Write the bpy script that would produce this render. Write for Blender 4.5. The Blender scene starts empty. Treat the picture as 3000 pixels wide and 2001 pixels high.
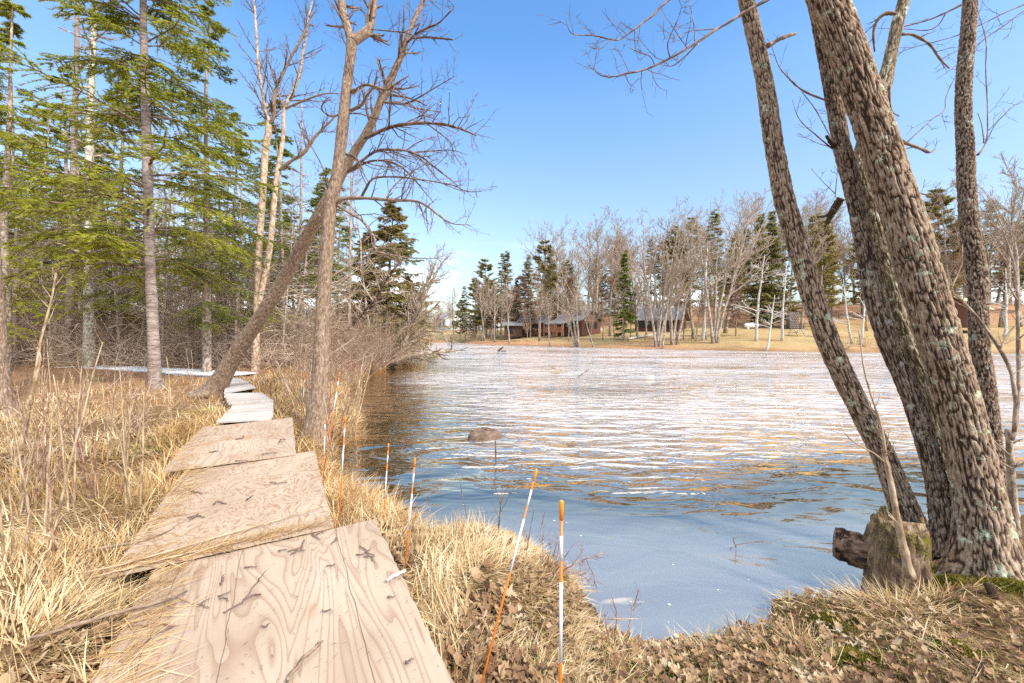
import bpy, math, random
import numpy as np
R = math.radians
sc = bpy.context.scene
# ------------------------------------------------------------------ camera, sky, sun, exposure
F, CX, YH, ZC = 900.0, 1175.5, 765.0, 1.9          # lens in pixels of a 2351 px wide frame, horizon row, eye height above the water
cam = bpy.data.cameras.new('camera')
cam.sensor_width = 36.0
cam.lens = 36.0 * F / 2351.0
cam.shift_y = -(784 - YH) / 2351.0
cam.clip_start, cam.clip_end = 0.05, 3000
co = bpy.data.objects.new('camera', cam)
sc.collection.objects.link(co)
co.location = (0, 0, ZC)
co.rotation_euler = (R(90), 0, 0)
sc.camera = co
SUN_EL, SUN_AZ = 41.0, 134.0                        # azimuth clockwise from the view direction (+Y)
world = bpy.data.worlds.new('World')
sc.world = world
world.use_nodes = True
wn = world.node_tree
wn.nodes.clear()
def wnode(t, props=None, ins=None):
    n = wn.nodes.new(t)
    for k, v in (props or {}).items():
        setattr(n, k, v)
    for k, v in (ins or {}).items():
        if isinstance(v, bpy.types.NodeSocket):
            wn.links.new(v, n.inputs[k])
        else:
            n.inputs[k].default_value = v
    return n
sky = wnode('ShaderNodeTexSky', dict(sky_type='NISHITA', sun_disc=False, sun_elevation=R(SUN_EL), sun_rotation=R(SUN_AZ),
                                     altitude=0, air_density=1.05, dust_density=1.0, ozone_density=1.3))
tc = wnode('ShaderNodeTexCoord')
# thin fair-weather cloud: a low bank along the horizon and a broken sheet high overhead (the river mirrors it)
sep = wnode('ShaderNodeSeparateXYZ', ins={0: tc.outputs['Generated']})
mp = wnode('ShaderNodeMapping', ins={'Vector': tc.outputs['Generated'], 'Scale': (1, 1, 2.6)})
cn = wnode('ShaderNodeTexNoise', ins={'Vector': mp.outputs[0], 'Scale': 2.6, 'Detail': 7.0, 'Roughness': 0.58})
hi = wnode('ShaderNodeMapRange', ins={0: sep.outputs[2], 1: 0.67, 2: 0.76, 3: 0.0, 4: 1.0})
cl = wnode('ShaderNodeMapRange', ins={0: cn.outputs['Fac'], 1: 0.32, 2: 0.56, 3: 0.0, 4: 1.0})
lo = wnode('ShaderNodeMapRange', ins={0: sep.outputs[2], 1: 0.02, 2: 0.23, 3: 0.85, 4: 0.0})
cl2 = wnode('ShaderNodeMapRange', ins={0: cn.outputs['Fac'], 1: 0.50, 2: 0.62, 3: 0.0, 4: 1.0})
m1 = wnode('ShaderNodeMath', dict(operation='MULTIPLY'), {0: hi.outputs[0], 1: cl.outputs[0]})
m2 = wnode('ShaderNodeMath', dict(operation='MULTIPLY'), {0: lo.outputs[0], 1: cl2.outputs[0]})
ma = wnode('ShaderNodeMath', dict(operation='ADD', use_clamp=True), {0: m1.outputs[0], 1: m2.outputs[0]})
sat = wnode('ShaderNodeMapRange', ins={0: sep.outputs[2], 1: 0.0, 2: 0.6, 3: 0.82, 4: 1.26})
val = wnode('ShaderNodeMapRange', ins={0: sep.outputs[2], 1: 0.0, 2: 0.5, 3: 0.55, 4: 1.05})
hs = wnode('ShaderNodeHueSaturation', ins={'Saturation': sat.outputs[0], 'Value': val.outputs[0], 'Color': sky.outputs[0]})
mixc = wnode('ShaderNodeMix', dict(data_type='RGBA'), {0: ma.outputs[0], 6: hs.outputs[0], 7: (9.5, 9.5, 9.7, 1)})
bg = wnode('ShaderNodeBackground', ins={0: mixc.outputs[2], 1: 0.135})
wo = wnode('ShaderNodeOutputWorld', ins={0: bg.outputs[0]})
sun = bpy.data.lights.new('sun', 'SUN')
sun.energy, sun.angle, sun.color = 2.0, R(5.0), (1.0, 0.95, 0.87)
so = bpy.data.objects.new('sun', sun)
sc.collection.objects.link(so)
so.rotation_euler = (R(90 - SUN_EL), 0, R(180 - SUN_AZ))
sc.view_settings.view_transform = 'Standard'
sc.view_settings.look = 'None'
sc.view_settings.exposure = 1.3
sc.view_settings.gamma = 1.0
sc.view_settings.use_curve_mapping = False
sc.cycles.max_bounces = 6
sc.cycles.transparent_max_bounces = 4
sc.cycles.use_denoising = False
# ------------------------------------------------------------------ helpers: numbers
rng = np.random.default_rng(7)
def _h(ix, iy, iz):
    n = (ix * 374761393 + iy * 668265263 + iz * 2147483647 // 3) & 0xffffffff
    n = ((n ^ (n >> 13)) * 1274126177) & 0xffffffff
    n = ((n ^ (n >> 16)) * 2246822519) & 0xffffffff
    return ((n ^ (n >> 15)) & 0xffffff) / float(0xffffff)
def vnoise(p):
    p = np.asarray(p, float)
    i = np.floor(p).astype(np.int64)
    f = p - i
    f = f * f * (3 - 2 * f)
    o = 0
    for a in (0, 1):
        for b in (0, 1):
            for c in (0, 1):
                w = (f[..., 0] if a else 1 - f[..., 0]) * (f[..., 1] if b else 1 - f[..., 1]) * (f[..., 2] if c else 1 - f[..., 2])
                o = o + w * _h(i[..., 0] + a, i[..., 1] + b, i[..., 2] + c)
    return o * 2 - 1
def fbm(p, oct=4, g=0.5):
    p = np.asarray(p, float)
    o, a, t = 0, 1.0, 0
    for k in range(oct):
        o = o + a * vnoise(p * 2 ** k + 17.3 * k)
        t += a
        a *= g
    return o / t
def n2(x, y, s, oct=3, z=0.0):
    return fbm(np.stack([np.asarray(x) * s, np.asarray(y) * s, np.full(np.shape(x), z)], -1), oct)
def unit(v):
    return v / (np.linalg.norm(v, axis=-1, keepdims=True) + 1e-12)
def smooth(a, b, x):
    t = np.clip((np.asarray(x, float) - a) / (b - a), 0, 1)
    return t * t * (3 - 2 * t)
def P(x, y, d):
    return np.array([(x - CX) / F * d, d, ZC - (y - YH) / F * d])
def G(x, y, z=0.0):
    return P(x, y, (ZC - z) * F / (y - YH))
def poly_sd(x, y, poly):
    """signed distance to a closed polygon, positive inside"""
    x, y = np.asarray(x, float), np.asarray(y, float)
    d = np.full(x.shape, 1e18)
    ins = np.zeros(x.shape, bool)
    n = len(poly)
    for k in range(n):
        ax, ay = poly[k]
        bx, by = poly[(k + 1) % n]
        ex, ey = bx - ax, by - ay
        t = np.clip(((x - ax) * ex + (y - ay) * ey) / (ex * ex + ey * ey + 1e-12), 0, 1)
        d = np.minimum(d, (x - ax - t * ex) ** 2 + (y - ay - t * ey) ** 2)
        c = ((ay > y) != (by > y)) & (x < ex * (y - ay) / (ey if abs(ey) > 1e-12 else 1e-12) + ax)
        ins ^= c
    return np.where(ins, 1, -1) * np.sqrt(d)
# ------------------------------------------------------------------ the lie of the land
shore_px = [(2351, 1185), (2200, 1215), (2110, 1262), (2025, 1340), (1990, 1392), (1880, 1376), (1775, 1380), (1768, 1440), (1620, 1480), (1480, 1504),
            (1400, 1470), (1340, 1390), (1295, 1312), (1210, 1262), (1130, 1236), (1000, 1238), (930, 1215), (890, 1170), (830, 1150),
            (780, 1130), (755, 1085), (762, 1040), (800, 1000), (828, 965), (800, 930), (790, 895), (815, 868), (880, 848), (908, 838)]
near_poly = [(60, -60), (60, 2), (14, 3.6)] + [tuple(G(*p)[:2]) for p in shore_px] + \
            [(-8.4, 28), (-12, 36), (-22, 50), (-45, 66), (-120, 95), (-400, 150), (-400, -60)]
far_px = [(930, 787), (1050, 787), (1150, 792), (1290, 796), (1400, 799), (1530, 801.5), (1700, 806), (1900, 808.5), (2050, 810), (2351, 812)]
far_poly = [(-400, 330), (-150, 150), (-60, 98)] + [tuple(G(*p)[:2]) for p in far_px] + [(80, 33), (200, 40), (600, 60), (600, 700), (-400, 700)]
hum = [(G(1095, 1290, .3), .04, .42), (G(960, 1300, .3), .02, .4), (G(1200, 1340, .3), .03, .35), (G(760, 1010, .2), .12, .5), (P(2235, 1345, 2.5), .10, .35), (G(250, 1180, .4), .12, .6),
       (G(90, 1330, .4), .14, .5), (G(420, 1000, .4), .08, .6), (G(60, 1500, .4), .12, .3)]
def hgt(x, y):
    x, y = np.asarray(x, float), np.asarray(y, float)
    d = poly_sd(x, y, near_poly)
    z = np.where(d > 0, .03 + .36 * (1 - np.exp(-np.maximum(d, 0) / .55)), np.maximum(d * .45, -1.5))
    on = smooth(0, .5, d)
    z = z + on * (.05 * n2(x, y, .9) + .025 * n2(x, y, 4.0, 2)) + .02 * np.maximum(np.hypot(x, y) - 12, 0) * on
    for c, a, s in hum:
        z = z + on * a * np.exp(-((x - c[0]) ** 2 + (y - c[1]) ** 2) / (s * s))
    e = poly_sd(x, y, far_poly)
    zf = np.interp(e, [-6, 0, .8, 3, 10, 21, 45, 100, 300], [-1.5, 0, .22, .5, 1.35, 2.6, 3.2, 4.0, 7.0])
    zf = zf + smooth(2, 30, x) * smooth(20, 45, e) * 4.5
    zf = zf + smooth(.5, 4, e) * (.12 * n2(x, y, .25) + .04 * n2(x, y, 1.1))
    return np.maximum(z, zf)
def hz(x, y):
    return float(hgt(np.array([x]), np.array([y]))[0])
_ds = np.concatenate([np.arange(1.2, 30, .05), np.arange(30, 160, .25)])
def Gt(x, y, fallback=60.0):
    """where the sight line through a pixel meets the ground"""
    px, pz = (x - CX) / F * _ds, ZC - (y - YH) / F * _ds
    k = np.nonzero(pz < hgt(px, _ds))[0]
    d = _ds[k[0]] if len(k) else fallback
    X = (x - CX) / F * d
    return np.array([X, d, hz(X, d)])
def at(x, d):
    X = (x - CX) / F * d
    return np.array([X, d, hz(X, d)])
# ------------------------------------------------------------------ helpers: meshes and objects
def mesh(name, V, faces, mats, smooth_=True, attrs=None, midx=None):
    """faces: list of integer arrays, each (n, k)"""
    V = np.asarray(V, np.float32)
    faces = [np.asarray(f, np.int32) for f in faces if len(f)]
    m = bpy.data.meshes.new(name)
    nl = sum(f.size for f in faces)
    nf = sum(len(f) for f in faces)
    m.vertices.add(len(V)); m.loops.add(nl); m.polygons.add(nf)
    m.vertices.foreach_set('co', V.ravel())
    m.loops.foreach_set('vertex_index', np.concatenate([f.ravel() for f in faces]))
    tot = np.concatenate([np.full(len(f), f.shape[1], np.int32) for f in faces])
    m.polygons.foreach_set('loop_start', np.concatenate([[0], np.cumsum(tot)[:-1]]).astype(np.int32))
    m.polygons.foreach_set('loop_total', tot)
    for k in (mats if isinstance(mats, (list, tuple)) else [mats]):
        m.materials.append(k)
    if midx is not None:
        m.polygons.foreach_set('material_index', np.asarray(midx, np.int32))
    m.polygons.foreach_set('use_smooth', np.full(nf, smooth_))
    for k, a in (attrs or {}).items():
        a = np.asarray(a, np.float32)
        if a.ndim == 1:
            m.attributes.new(k, 'FLOAT', 'POINT').data.foreach_set('value', a)
        else:
            m.attributes.new(k, 'FLOAT_VECTOR', 'POINT').data.foreach_set('vector', a.ravel())
    m.update(calc_edges=True)
    return m
def link(name, data=None, parent=None, loc=None, rz=0.0, scale=None):
    o = bpy.data.objects.new(name, data)
    if name in ('twigs', 'side_twigs', 'branches', 'dead_branches', 'stalks', 'stems', 'boughs'):
        o['kind'] = 'stuff'
    sc.collection.objects.link(o)
    o.parent = parent
    if loc is not None:
        o.location = loc
    o.rotation_euler = (0, 0, rz)
    if scale is not None:
        o.scale = (scale,) * 3 if np.isscalar(scale) else scale
    return o
def tag(o, label=None, cat=None, group=None, kind=None):
    for k, v in (('label', label), ('category', cat), ('group', group), ('kind', kind)):
        if v:
            o[k] = v
    return o
class MB:
    """collects vertices and faces of ONE mesh"""
    def __init__(s):
        s.V, s.F, s.T, s.n = [], {}, [], 0
    def add(s, V, faces, tcs=None):
        V = np.asarray(V, float).reshape(-1, 3)
        for f in faces:
            f = np.asarray(f, np.int64)
            if len(f):
                s.F.setdefault(f.shape[1], []).append(f + s.n)
        s.V.append(V)
        s.T.append(V if tcs is None else np.asarray(tcs).reshape(-1, 3))
        s.n += len(V)
        return s
    def box(s, c, size, rz=0.0, rot=None):
        x, y, z = np.array(size) / 2
        v = np.array([(-x, -y, -z), (x, -y, -z), (x, y, -z), (-x, y, -z), (-x, -y, z), (x, -y, z), (x, y, z), (-x, y, z)])
        if rot is None:
            rot = np.array([(math.cos(rz), -math.sin(rz), 0), (math.sin(rz), math.cos(rz), 0), (0, 0, 1)])
        return s.add(v @ np.asarray(rot).T + np.asarray(c), [[(0, 3, 2, 1), (4, 5, 6, 7), (0, 1, 5, 4), (1, 2, 6, 5), (2, 3, 7, 6), (3, 0, 4, 7)]])
    def tube(s, pts, rad, sides=8):
        pts = np.asarray(pts, float)
        rad = np.broadcast_to(np.asarray(rad, float), (len(pts),))
        V, Q, T = tubes(pts[None], rad[None], sides)
        return s.add(V, [Q, caps(len(pts), sides)], T)
    def tubes(s, PP, RR, sides=3):
        if len(PP):
            V, Q, T = tubes(PP, RR, sides)
            s.add(V, [Q], T)
        return s
    def build(s, name, mat, smooth_=True):
        return mesh(name, np.concatenate(s.V), [np.concatenate(v) for v in s.F.values()], mat, smooth_, {'tc': np.concatenate(s.T)})
def caps(k, sides):
    return [tuple(range(sides))[::-1], tuple(range((k - 1) * sides, k * sides))]
def frames(PP):
    T = np.empty_like(PP)
    T[:, 1:-1] = PP[:, 2:] - PP[:, :-2]
    T[:, 0] = PP[:, 1] - PP[:, 0]
    T[:, -1] = PP[:, -1] - PP[:, -2]
    T = unit(T)
    m = np.abs(T.mean(1))
    ref = np.zeros((len(PP), 3))
    ref[np.arange(len(PP)), m.argmin(1)] = 1.0
    U = unit(np.cross(T, ref[:, None, :]))
    return T, U, np.cross(T, U)
def tubes(PP, RR, sides):
    n, k = PP.shape[:2]
    T, U, W = frames(PP)
    a = np.arange(sides) * 2 * np.pi / sides
    c, s_ = np.cos(a), np.sin(a)
    ring = U[:, :, None, :] * c[None, None, :, None] + W[:, :, None, :] * s_[None, None, :, None]
    V = PP[:, :, None, :] + ring * RR[:, :, None, None]
    L = np.concatenate([np.zeros((n, 1)), np.cumsum(np.linalg.norm(np.diff(PP, axis=1), axis=2), 1)], 1)
    off = (np.arange(n) * 7.31) % 50
    TC = np.stack([RR[:, :, None] * c, RR[:, :, None] * s_, np.broadcast_to(L[:, :, None] + off[:, None, None], (n, k, sides))], -1)
    b = (np.arange(n) * k * sides)[:, None, None] + (np.arange(k - 1) * sides)[None, :, None]
    j = np.arange(sides)[None, None, :]
    j2 = (j + 1) % sides
    Q = np.stack([b + j, b + j2, b + sides + j2, b + sides + j], -1).reshape(-1, 4)
    return V.reshape(-1, 3), Q, TC.reshape(-1, 3)
def spline(pts, n):
    """Catmull-Rom resampling of control rows"""
    pts = np.asarray(pts, float)
    p = np.concatenate([[2 * pts[0] - pts[1]], pts, [2 * pts[-1] - pts[-2]]])
    m = len(pts) - 1
    t = np.linspace(0, m - 1e-6, n)
    i = t.astype(int)
    u = (t - i)[:, None]
    a, b, c, d = p[i], p[i + 1], p[i + 2], p[i + 3]
    return .5 * (2 * b + (c - a) * u + (2 * a - 5 * b + 4 * c - d) * u ** 2 + (3 * b - a - 3 * c + d) * u ** 3)
def grow(PP, RR, per, lo, hi, lr, ang, k=4, up=0.0, wig=.12, rr=.55, rmin=.004, g=None, taper=.35, lmin=0.05):
    """children along parent curves: returns curves (m,k,3) and radii"""
    g = g or rng
    n, kk = PP.shape[:2]
    if n == 0:
        return np.zeros((0, k, 3)), np.zeros((0, k))
    idx = np.repeat(np.arange(n), per)
    m = len(idx)
    t = lo + (hi - lo) * g.random(m)
    f = t * (kk - 1)
    i = np.minimum(f.astype(int), kk - 2)
    u = (f - i)[:, None]
    p0 = PP[idx, i] * (1 - u) + PP[idx, i + 1] * u
    tan = unit(PP[idx, i + 1] - PP[idx, i])
    r0 = (RR[idx, i] * (1 - u[:, 0]) + RR[idx, i + 1] * u[:, 0])
    Lp = np.linalg.norm(np.diff(PP, axis=1), axis=2).sum(1)[idx]
    rd = unit(g.normal(size=(m, 3)))
    perp = unit(rd - (rd * tan).sum(1, keepdims=True) * tan)
    A = R(ang) * (0.7 + .6 * g.random(m))[:, None]
    d = unit(tan * np.cos(A) + perp * np.sin(A))
    L = np.maximum(Lp * lr * (1.05 - .55 * t) * (.6 + .8 * g.random(m)), lmin)
    C = np.empty((m, k, 3))
    C[:, 0] = p0
    st = (L / (k - 1))[:, None]
    for q in range(1, k):
        d = unit(d + wig * g.normal(size=(m, 3)) + np.array([0, 0, up]))
        C[:, q] = C[:, q - 1] + d * st
    rb = np.maximum(np.minimum(r0 * rr, r0 * .9), rmin)
    RRc = np.maximum(rb[:, None] * np.linspace(1, taper, k)[None], rmin * .6)
    return C, RRc
# ------------------------------------------------------------------ helpers: materials
def newmat(name):
    m = bpy.data.materials.new(name)
    m.use_nodes = True
    nt = m.node_tree
    b = nt.nodes['Principled BSDF']
    def N(t, props=None, ins=None):
        n = nt.nodes.new(t)
        for k, v in (props or {}).items():
            setattr(n, k, v)
        for k, v in (ins or {}).items():
            if isinstance(v, bpy.types.NodeSocket):
                nt.links.new(v, n.inputs[k])
            else:
                n.inputs[k].default_value = v
        return n
    def S(**kw):
        for k, v in kw.items():
            k = {'col': 'Base Color', 'rough': 'Roughness', 'nor': 'Normal', 'spec': 'Specular IOR Level', 'ior': 'IOR', 'metal': 'Metallic'}[k]
            if isinstance(v, bpy.types.NodeSocket):
                nt.links.new(v, b.inputs[k])
            else:
                b.inputs[k].default_value = v
    return m, nt, b, N, S
def c4(c):
    return (c[0], c[1], c[2], 1.0)
def ramp(N, fac, stops, interp='LINEAR'):
    r = N('ShaderNodeValToRGB', ins={0: fac})
    e = r.color_ramp.elements
    r.color_ramp.interpolation = interp
    while len(e) < len(stops):
        e.new(.5)
    for q, (p, c) in zip(e, stops):
        q.position = p
        q.color = c4(c) if not np.isscalar(c) else (c, c, c, 1)
    return r.outputs[0]
def mapped(N, vec, scale, loc=(0, 0, 0)):
    return N('ShaderNodeMapping', ins={'Vector': vec, 'Scale': scale, 'Location': loc}).outputs[0]
def noise(N, vec, scale, detail=4.0, rough=.55, dist=0.0):
    return N('ShaderNodeTexNoise', ins={'Vector': vec, 'Scale': scale, 'Detail': detail, 'Roughness': rough, 'Distortion': dist}).outputs['Fac']
def mix(N, fac, a, b, mode='MIX'):
    n = N('ShaderNodeMix', dict(data_type='RGBA', blend_type=mode), {0: fac})
    for i, v in ((6, a), (7, b)):
        if isinstance(v, bpy.types.NodeSocket):
            n.id_data.links.new(v, n.inputs[i])
        else:
            n.inputs[i].default_value = c4(v)
    return n.outputs[2]
def math_(N, op, a, b=0.0, clamp=False):
    return N('ShaderNodeMath', dict(operation=op, use_clamp=clamp), {0: a, 1: b}).outputs[0]
def mrange(N, v, a, b, c=0.0, d=1.0):
    return N('ShaderNodeMapRange', ins={0: v, 1: a, 2: b, 3: c, 4: d}).outputs[0]
def bump(N, h, strength, dist):
    return N('ShaderNodeBump', ins={'Height': h, 'Strength': strength, 'Distance': dist}).outputs[0]
def m_bark(name, stops, su=22, sv=5, lichen=None, lamt=.5, lscale=5, moss=None, mamt=.6, bstr=.8, bdist=.012, dash=None, furrow=None, crest=None):
    m, nt, b, N, S = newmat(name)
    t = N('ShaderNodeAttribute', dict(attribute_name='tc')).outputs['Vector']
    v = mapped(N, t, (su, su, sv))
    n = noise(N, v, 1.0, 6, .65, .4)
    c = ramp(N, mrange(N, n, .30, .70), stops)
    big = noise(N, mapped(N, t, (3, 3, 1.2)), 1.0, 3)
    c = mix(N, mrange(N, big, .4, .7, 0, .25), c, [q * .65 for q in stops[len(stops) // 2][1]])
    if furrow:
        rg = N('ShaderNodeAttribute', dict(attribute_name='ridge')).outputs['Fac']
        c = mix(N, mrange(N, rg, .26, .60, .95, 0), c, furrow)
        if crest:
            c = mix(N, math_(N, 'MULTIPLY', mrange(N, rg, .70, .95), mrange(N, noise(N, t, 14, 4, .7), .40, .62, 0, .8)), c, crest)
    if dash:
        dn = noise(N, mapped(N, t, (7, 7, 42)), 1.0, 3, .6)
        c = mix(N, mrange(N, dn, dash[0], dash[0] + .06), c, dash[1])
    if lichen:
        ln = noise(N, t, lscale, 7, .72)
        c = mix(N, mrange(N, ln, lamt, lamt + .05), c, lichen)
    if moss:
        mn = noise(N, mapped(N, t, (2.4, 2.4, 1.3), (5, 3, 9)), 1.0, 6, .7)
        c = mix(N, mrange(N, mn, mamt, mamt + .08), c, moss)
    S(col=c, rough=.9, spec=.2, nor=bump(N, n, bstr, bdist))
    return m
def m_leaf(name, cols, trans=.3, rough=.6, scale=1.2):
    m, nt, b, N, S = newmat(name)
    rnd = N('ShaderNodeNewGeometry').outputs['Random Per Island']
    pos = N('ShaderNodeTexCoord').outputs['Object']
    f = math_(N, 'ADD', math_(N, 'MULTIPLY', rnd, .5), math_(N, 'MULTIPLY', mrange(N, noise(N, pos, scale, 4, .6), .3, .7), .5))
    k = len(cols) - 1
    c = ramp(N, f, [(.12 + .76 * i / k, q) for i, q in enumerate(cols)])
    S(col=c, rough=rough, spec=.25)
    tr = N('ShaderNodeBsdfTranslucent', ins={0: c})
    mx = N('ShaderNodeMixShader', ins={0: trans, 1: b.outputs[0], 2: tr.outputs[0]})
    nt.links.new(mx.outputs[0], nt.nodes['Material Output'].inputs[0])
    return m
def m_plain(name, col, rough=.7, var=.15, scale=8.0, spec=.3, metal=0.0):
    m, nt, b, N, S = newmat(name)
    pos = N('ShaderNodeTexCoord').outputs['Object']
    n = noise(N, pos, scale, 4)
    c = ramp(N, n, [(.25, [q * (1 - var) for q in col]), (.75, [min(q * (1 + var), 1) for q in col])])
    S(col=c, rough=rough, spec=spec, metal=metal)
    return m
# ------------------------------------------------------------------ materials
BARK_FURROW = m_bark('bark_furrowed', [(.10, (.20, .122, .072)), (.45, (.33, .225, .142)), (.65, (.42, .305, .205)), (.95, (.55, .43, .315))], 70, 30,
                     (.52, .54, .36), .575, 9, (.20, .16, .02), .68, 1.0, .014, furrow=(.05, .027, .015), crest=(.54, .43, .315))
BARK_DARK = m_bark('bark_dark_furrowed', [(.10, (.12, .074, .045)), (.46, (.23, .155, .10)), (.65, (.32, .23, .16)), (.95, (.46, .37, .28))], 70, 30,
                   (.42, .42, .33), .585, 10, (.16, .13, .02), .70, 1.0, .014, furrow=(.035, .02, .012), crest=(.43, .34, .255))
BARK_MOSSY = m_bark('bark_mossy', [(.10, (.14, .10, .05)), (.46, (.26, .2, .11)), (.62, (.36, .29, .19)), (.95, (.5, .46, .34))], 60, 24,
                    (.62, .62, .46), .57, 7, (.24, .19, .02), .62, 1.0, .014, furrow=(.10, .07, .035), crest=(.58, .54, .42))
BARK_GREY = m_bark('bark_grey_brown', [(.1, (.11, .068, .042)), (.42, (.22, .148, .098)), (.65, (.31, .22, .155)), (.95, (.45, .35, .265))], 40, 14,
                   (.50, .50, .40), .64, 9, None, .6, .8, .010)
BARK_BIRCH = m_bark('bark_ringed_grey', [(.2, (.16, .115, .095)), (.5, (.29, .225, .19)), (.8, (.42, .345, .30))], 5, 26,
                    (.55, .56, .47), .70, 6, None, .6, .5, .006, (.60, (.09, .06, .05)))
BARK_LICHEN = m_bark('bark_pale_lichen', [(.28, (.24, .19, .15)), (.5, (.47, .42, .36)), (.72, (.62, .6, .52))], 12, 9,
                     (.58, .62, .43), .52, 6, None, .6, .6, .008)
BARK_CREAM = m_bark('bark_cream', [(.25, (.27, .175, .115)), (.5, (.46, .335, .235)), (.75, (.58, .46, .35))], 8, 7,
                    (.42, .33, .25), .62, 4, None, .6, .5, .006)
BARK_WOODS = m_bark('bark_woods', [(.28, (.16, .115, .085)), (.5, (.33, .255, .195)), (.74, (.5, .415, .335))], 14, 8, (.46, .46, .36), .64, 6)
BARK_FAR = m_bark('bark_far_grey', [(.28, (.17, .125, .09)), (.5, (.34, .265, .20)), (.74, (.5, .42, .335))], 9, 3, (.5, .5, .42), .66, 4)
BARK_WHITE = m_bark('bark_far_white', [(.28, (.34, .29, .24)), (.5, (.56, .51, .44)), (.74, (.7, .67, .6))], 6, 5, (.2, .16, .13), .68, 4)
TWIG = m_bark('twig_brown', [(.3, (.09, .055, .04)), (.5, (.19, .125, .095)), (.72, (.3, .22, .175))], 20, 8)
TWIG_GREY = m_bark('twig_grey', [(.3, (.20, .14, .095)), (.5, (.37, .28, .20)), (.72, (.53, .43, .325))], 20, 8)
TWIG_RED = m_bark('twig_red', [(.3, (.17, .085, .055)), (.5, (.31, .18, .13)), (.72, (.43, .29, .22))], 20, 8)
TWIG_FAR = m_bark('twig_far_rosy', [(.3, (.22, .14, .095)), (.5, (.37, .26, .18)), (.72, (.5, .38, .28))], 20, 8)
TWIG_STRAW = m_bark('stem_straw', [(.3, (.25, .16, .09)), (.5, (.42, .30, .18)), (.72, (.58, .45, .3))], 20, 6)
NEEDLE = m_leaf('needles_yellow_green', [(.15, .17, .014), (.29, .32, .022), (.43, .44, .04), (.58, .55, .11)], .5)
NEEDLE_D = m_leaf('needles_deep_green', [(.08, .11, .02), (.16, .20, .03), (.26, .29, .05), (.38, .38, .10)], .4)
NEEDLE_F = m_leaf('needles_far', [(.13, .135, .05), (.23, .225, .075), (.34, .31, .11), (.46, .39, .18)], .5, scale=.5)
NEEDLE_O = m_leaf('needles_olive', [(.12, .105, .03), (.23, .195, .05), (.34, .275, .085), (.45, .34, .15)], .45, scale=.7)
GRASS = m_leaf('grass_dry', [(.24, .13, .05), (.50, .34, .155), (.71, .55, .31), (.86, .74, .52)], .25, .7, 1.6)
GRASS_T = m_leaf('grass_tawny', [(.22, .105, .04), (.42, .245, .095), (.61, .415, .19), (.76, .585, .35)], .25, .7, 1.6)
GRASS_G = m_leaf('grass_greenish', [(.15, .15, .03), (.32, .29, .07), (.5, .42, .15), (.66, .55, .27)], .3, .7, 2.0)
LEAF_DRY = m_leaf('leaf_dry', [(.10, .05, .025), (.23, .125, .06), (.38, .25, .13), (.54, .43, .28)], .15, .6, 3.0)
MOSS = m_leaf('moss', [(.09, .085, .012), (.18, .15, .018), (.30, .23, .03)], .2, .9, 6.0)
def m_ground():
    m, nt, b, N, S = newmat('ground_soil')
    pos = N('ShaderNodeTexCoord').outputs['Object']
    lawn = N('ShaderNodeAttribute', dict(attribute_name='lawn')).outputs['Fac']
    wood = N('ShaderNodeAttribute', dict(attribute_name='woods')).outputs['Fac']
    bank = N('ShaderNodeAttribute', dict(attribute_name='bank')).outputs['Fac']
    fine = noise(N, pos, 30, 6, .7)
    mid = noise(N, pos, 3.0, 5, .6)
    big = noise(N, pos, .22, 5, .6)
    marsh = ramp(N, fine, [(.3, (.05, .03, .015)), (.5, (.16, .095, .045)), (.68, (.32, .20, .095))])
    marsh = mix(N, mrange(N, mid, .5, .75, 0, .6), marsh, (.09, .045, .02))
    lw = ramp(N, math_(N, 'ADD', math_(N, 'MULTIPLY', big, .7), math_(N, 'MULTIPLY', mid, .3)),
              [(.34, (.24, .135, .06)), (.44, (.37, .255, .12)), (.55, (.46, .345, .17)), (.66, (.28, .27, .09))])
    lw = mix(N, mrange(N, noise(N, pos, 5, 8, .75), .4, .65, 0, .7), lw, (.24, .14, .06))
    wd = ramp(N, mid, [(.3, (.20, .10, .055)), (.55, (.40, .22, .12)), (.75, (.52, .33, .19))])
    bk = ramp(N, mid, [(.3, (.30, .135, .065)), (.55, (.44, .23, .12)), (.75, (.56, .40, .24))])
    c = mix(N, lawn, marsh, lw)
    c = mix(N, wood, c, wd)
    c = mix(N, bank, c, bk)
    S(col=c, rough=.95, spec=.1, nor=bump(N, fine, .8, .03))
    return m
GROUND = m_ground()
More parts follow.
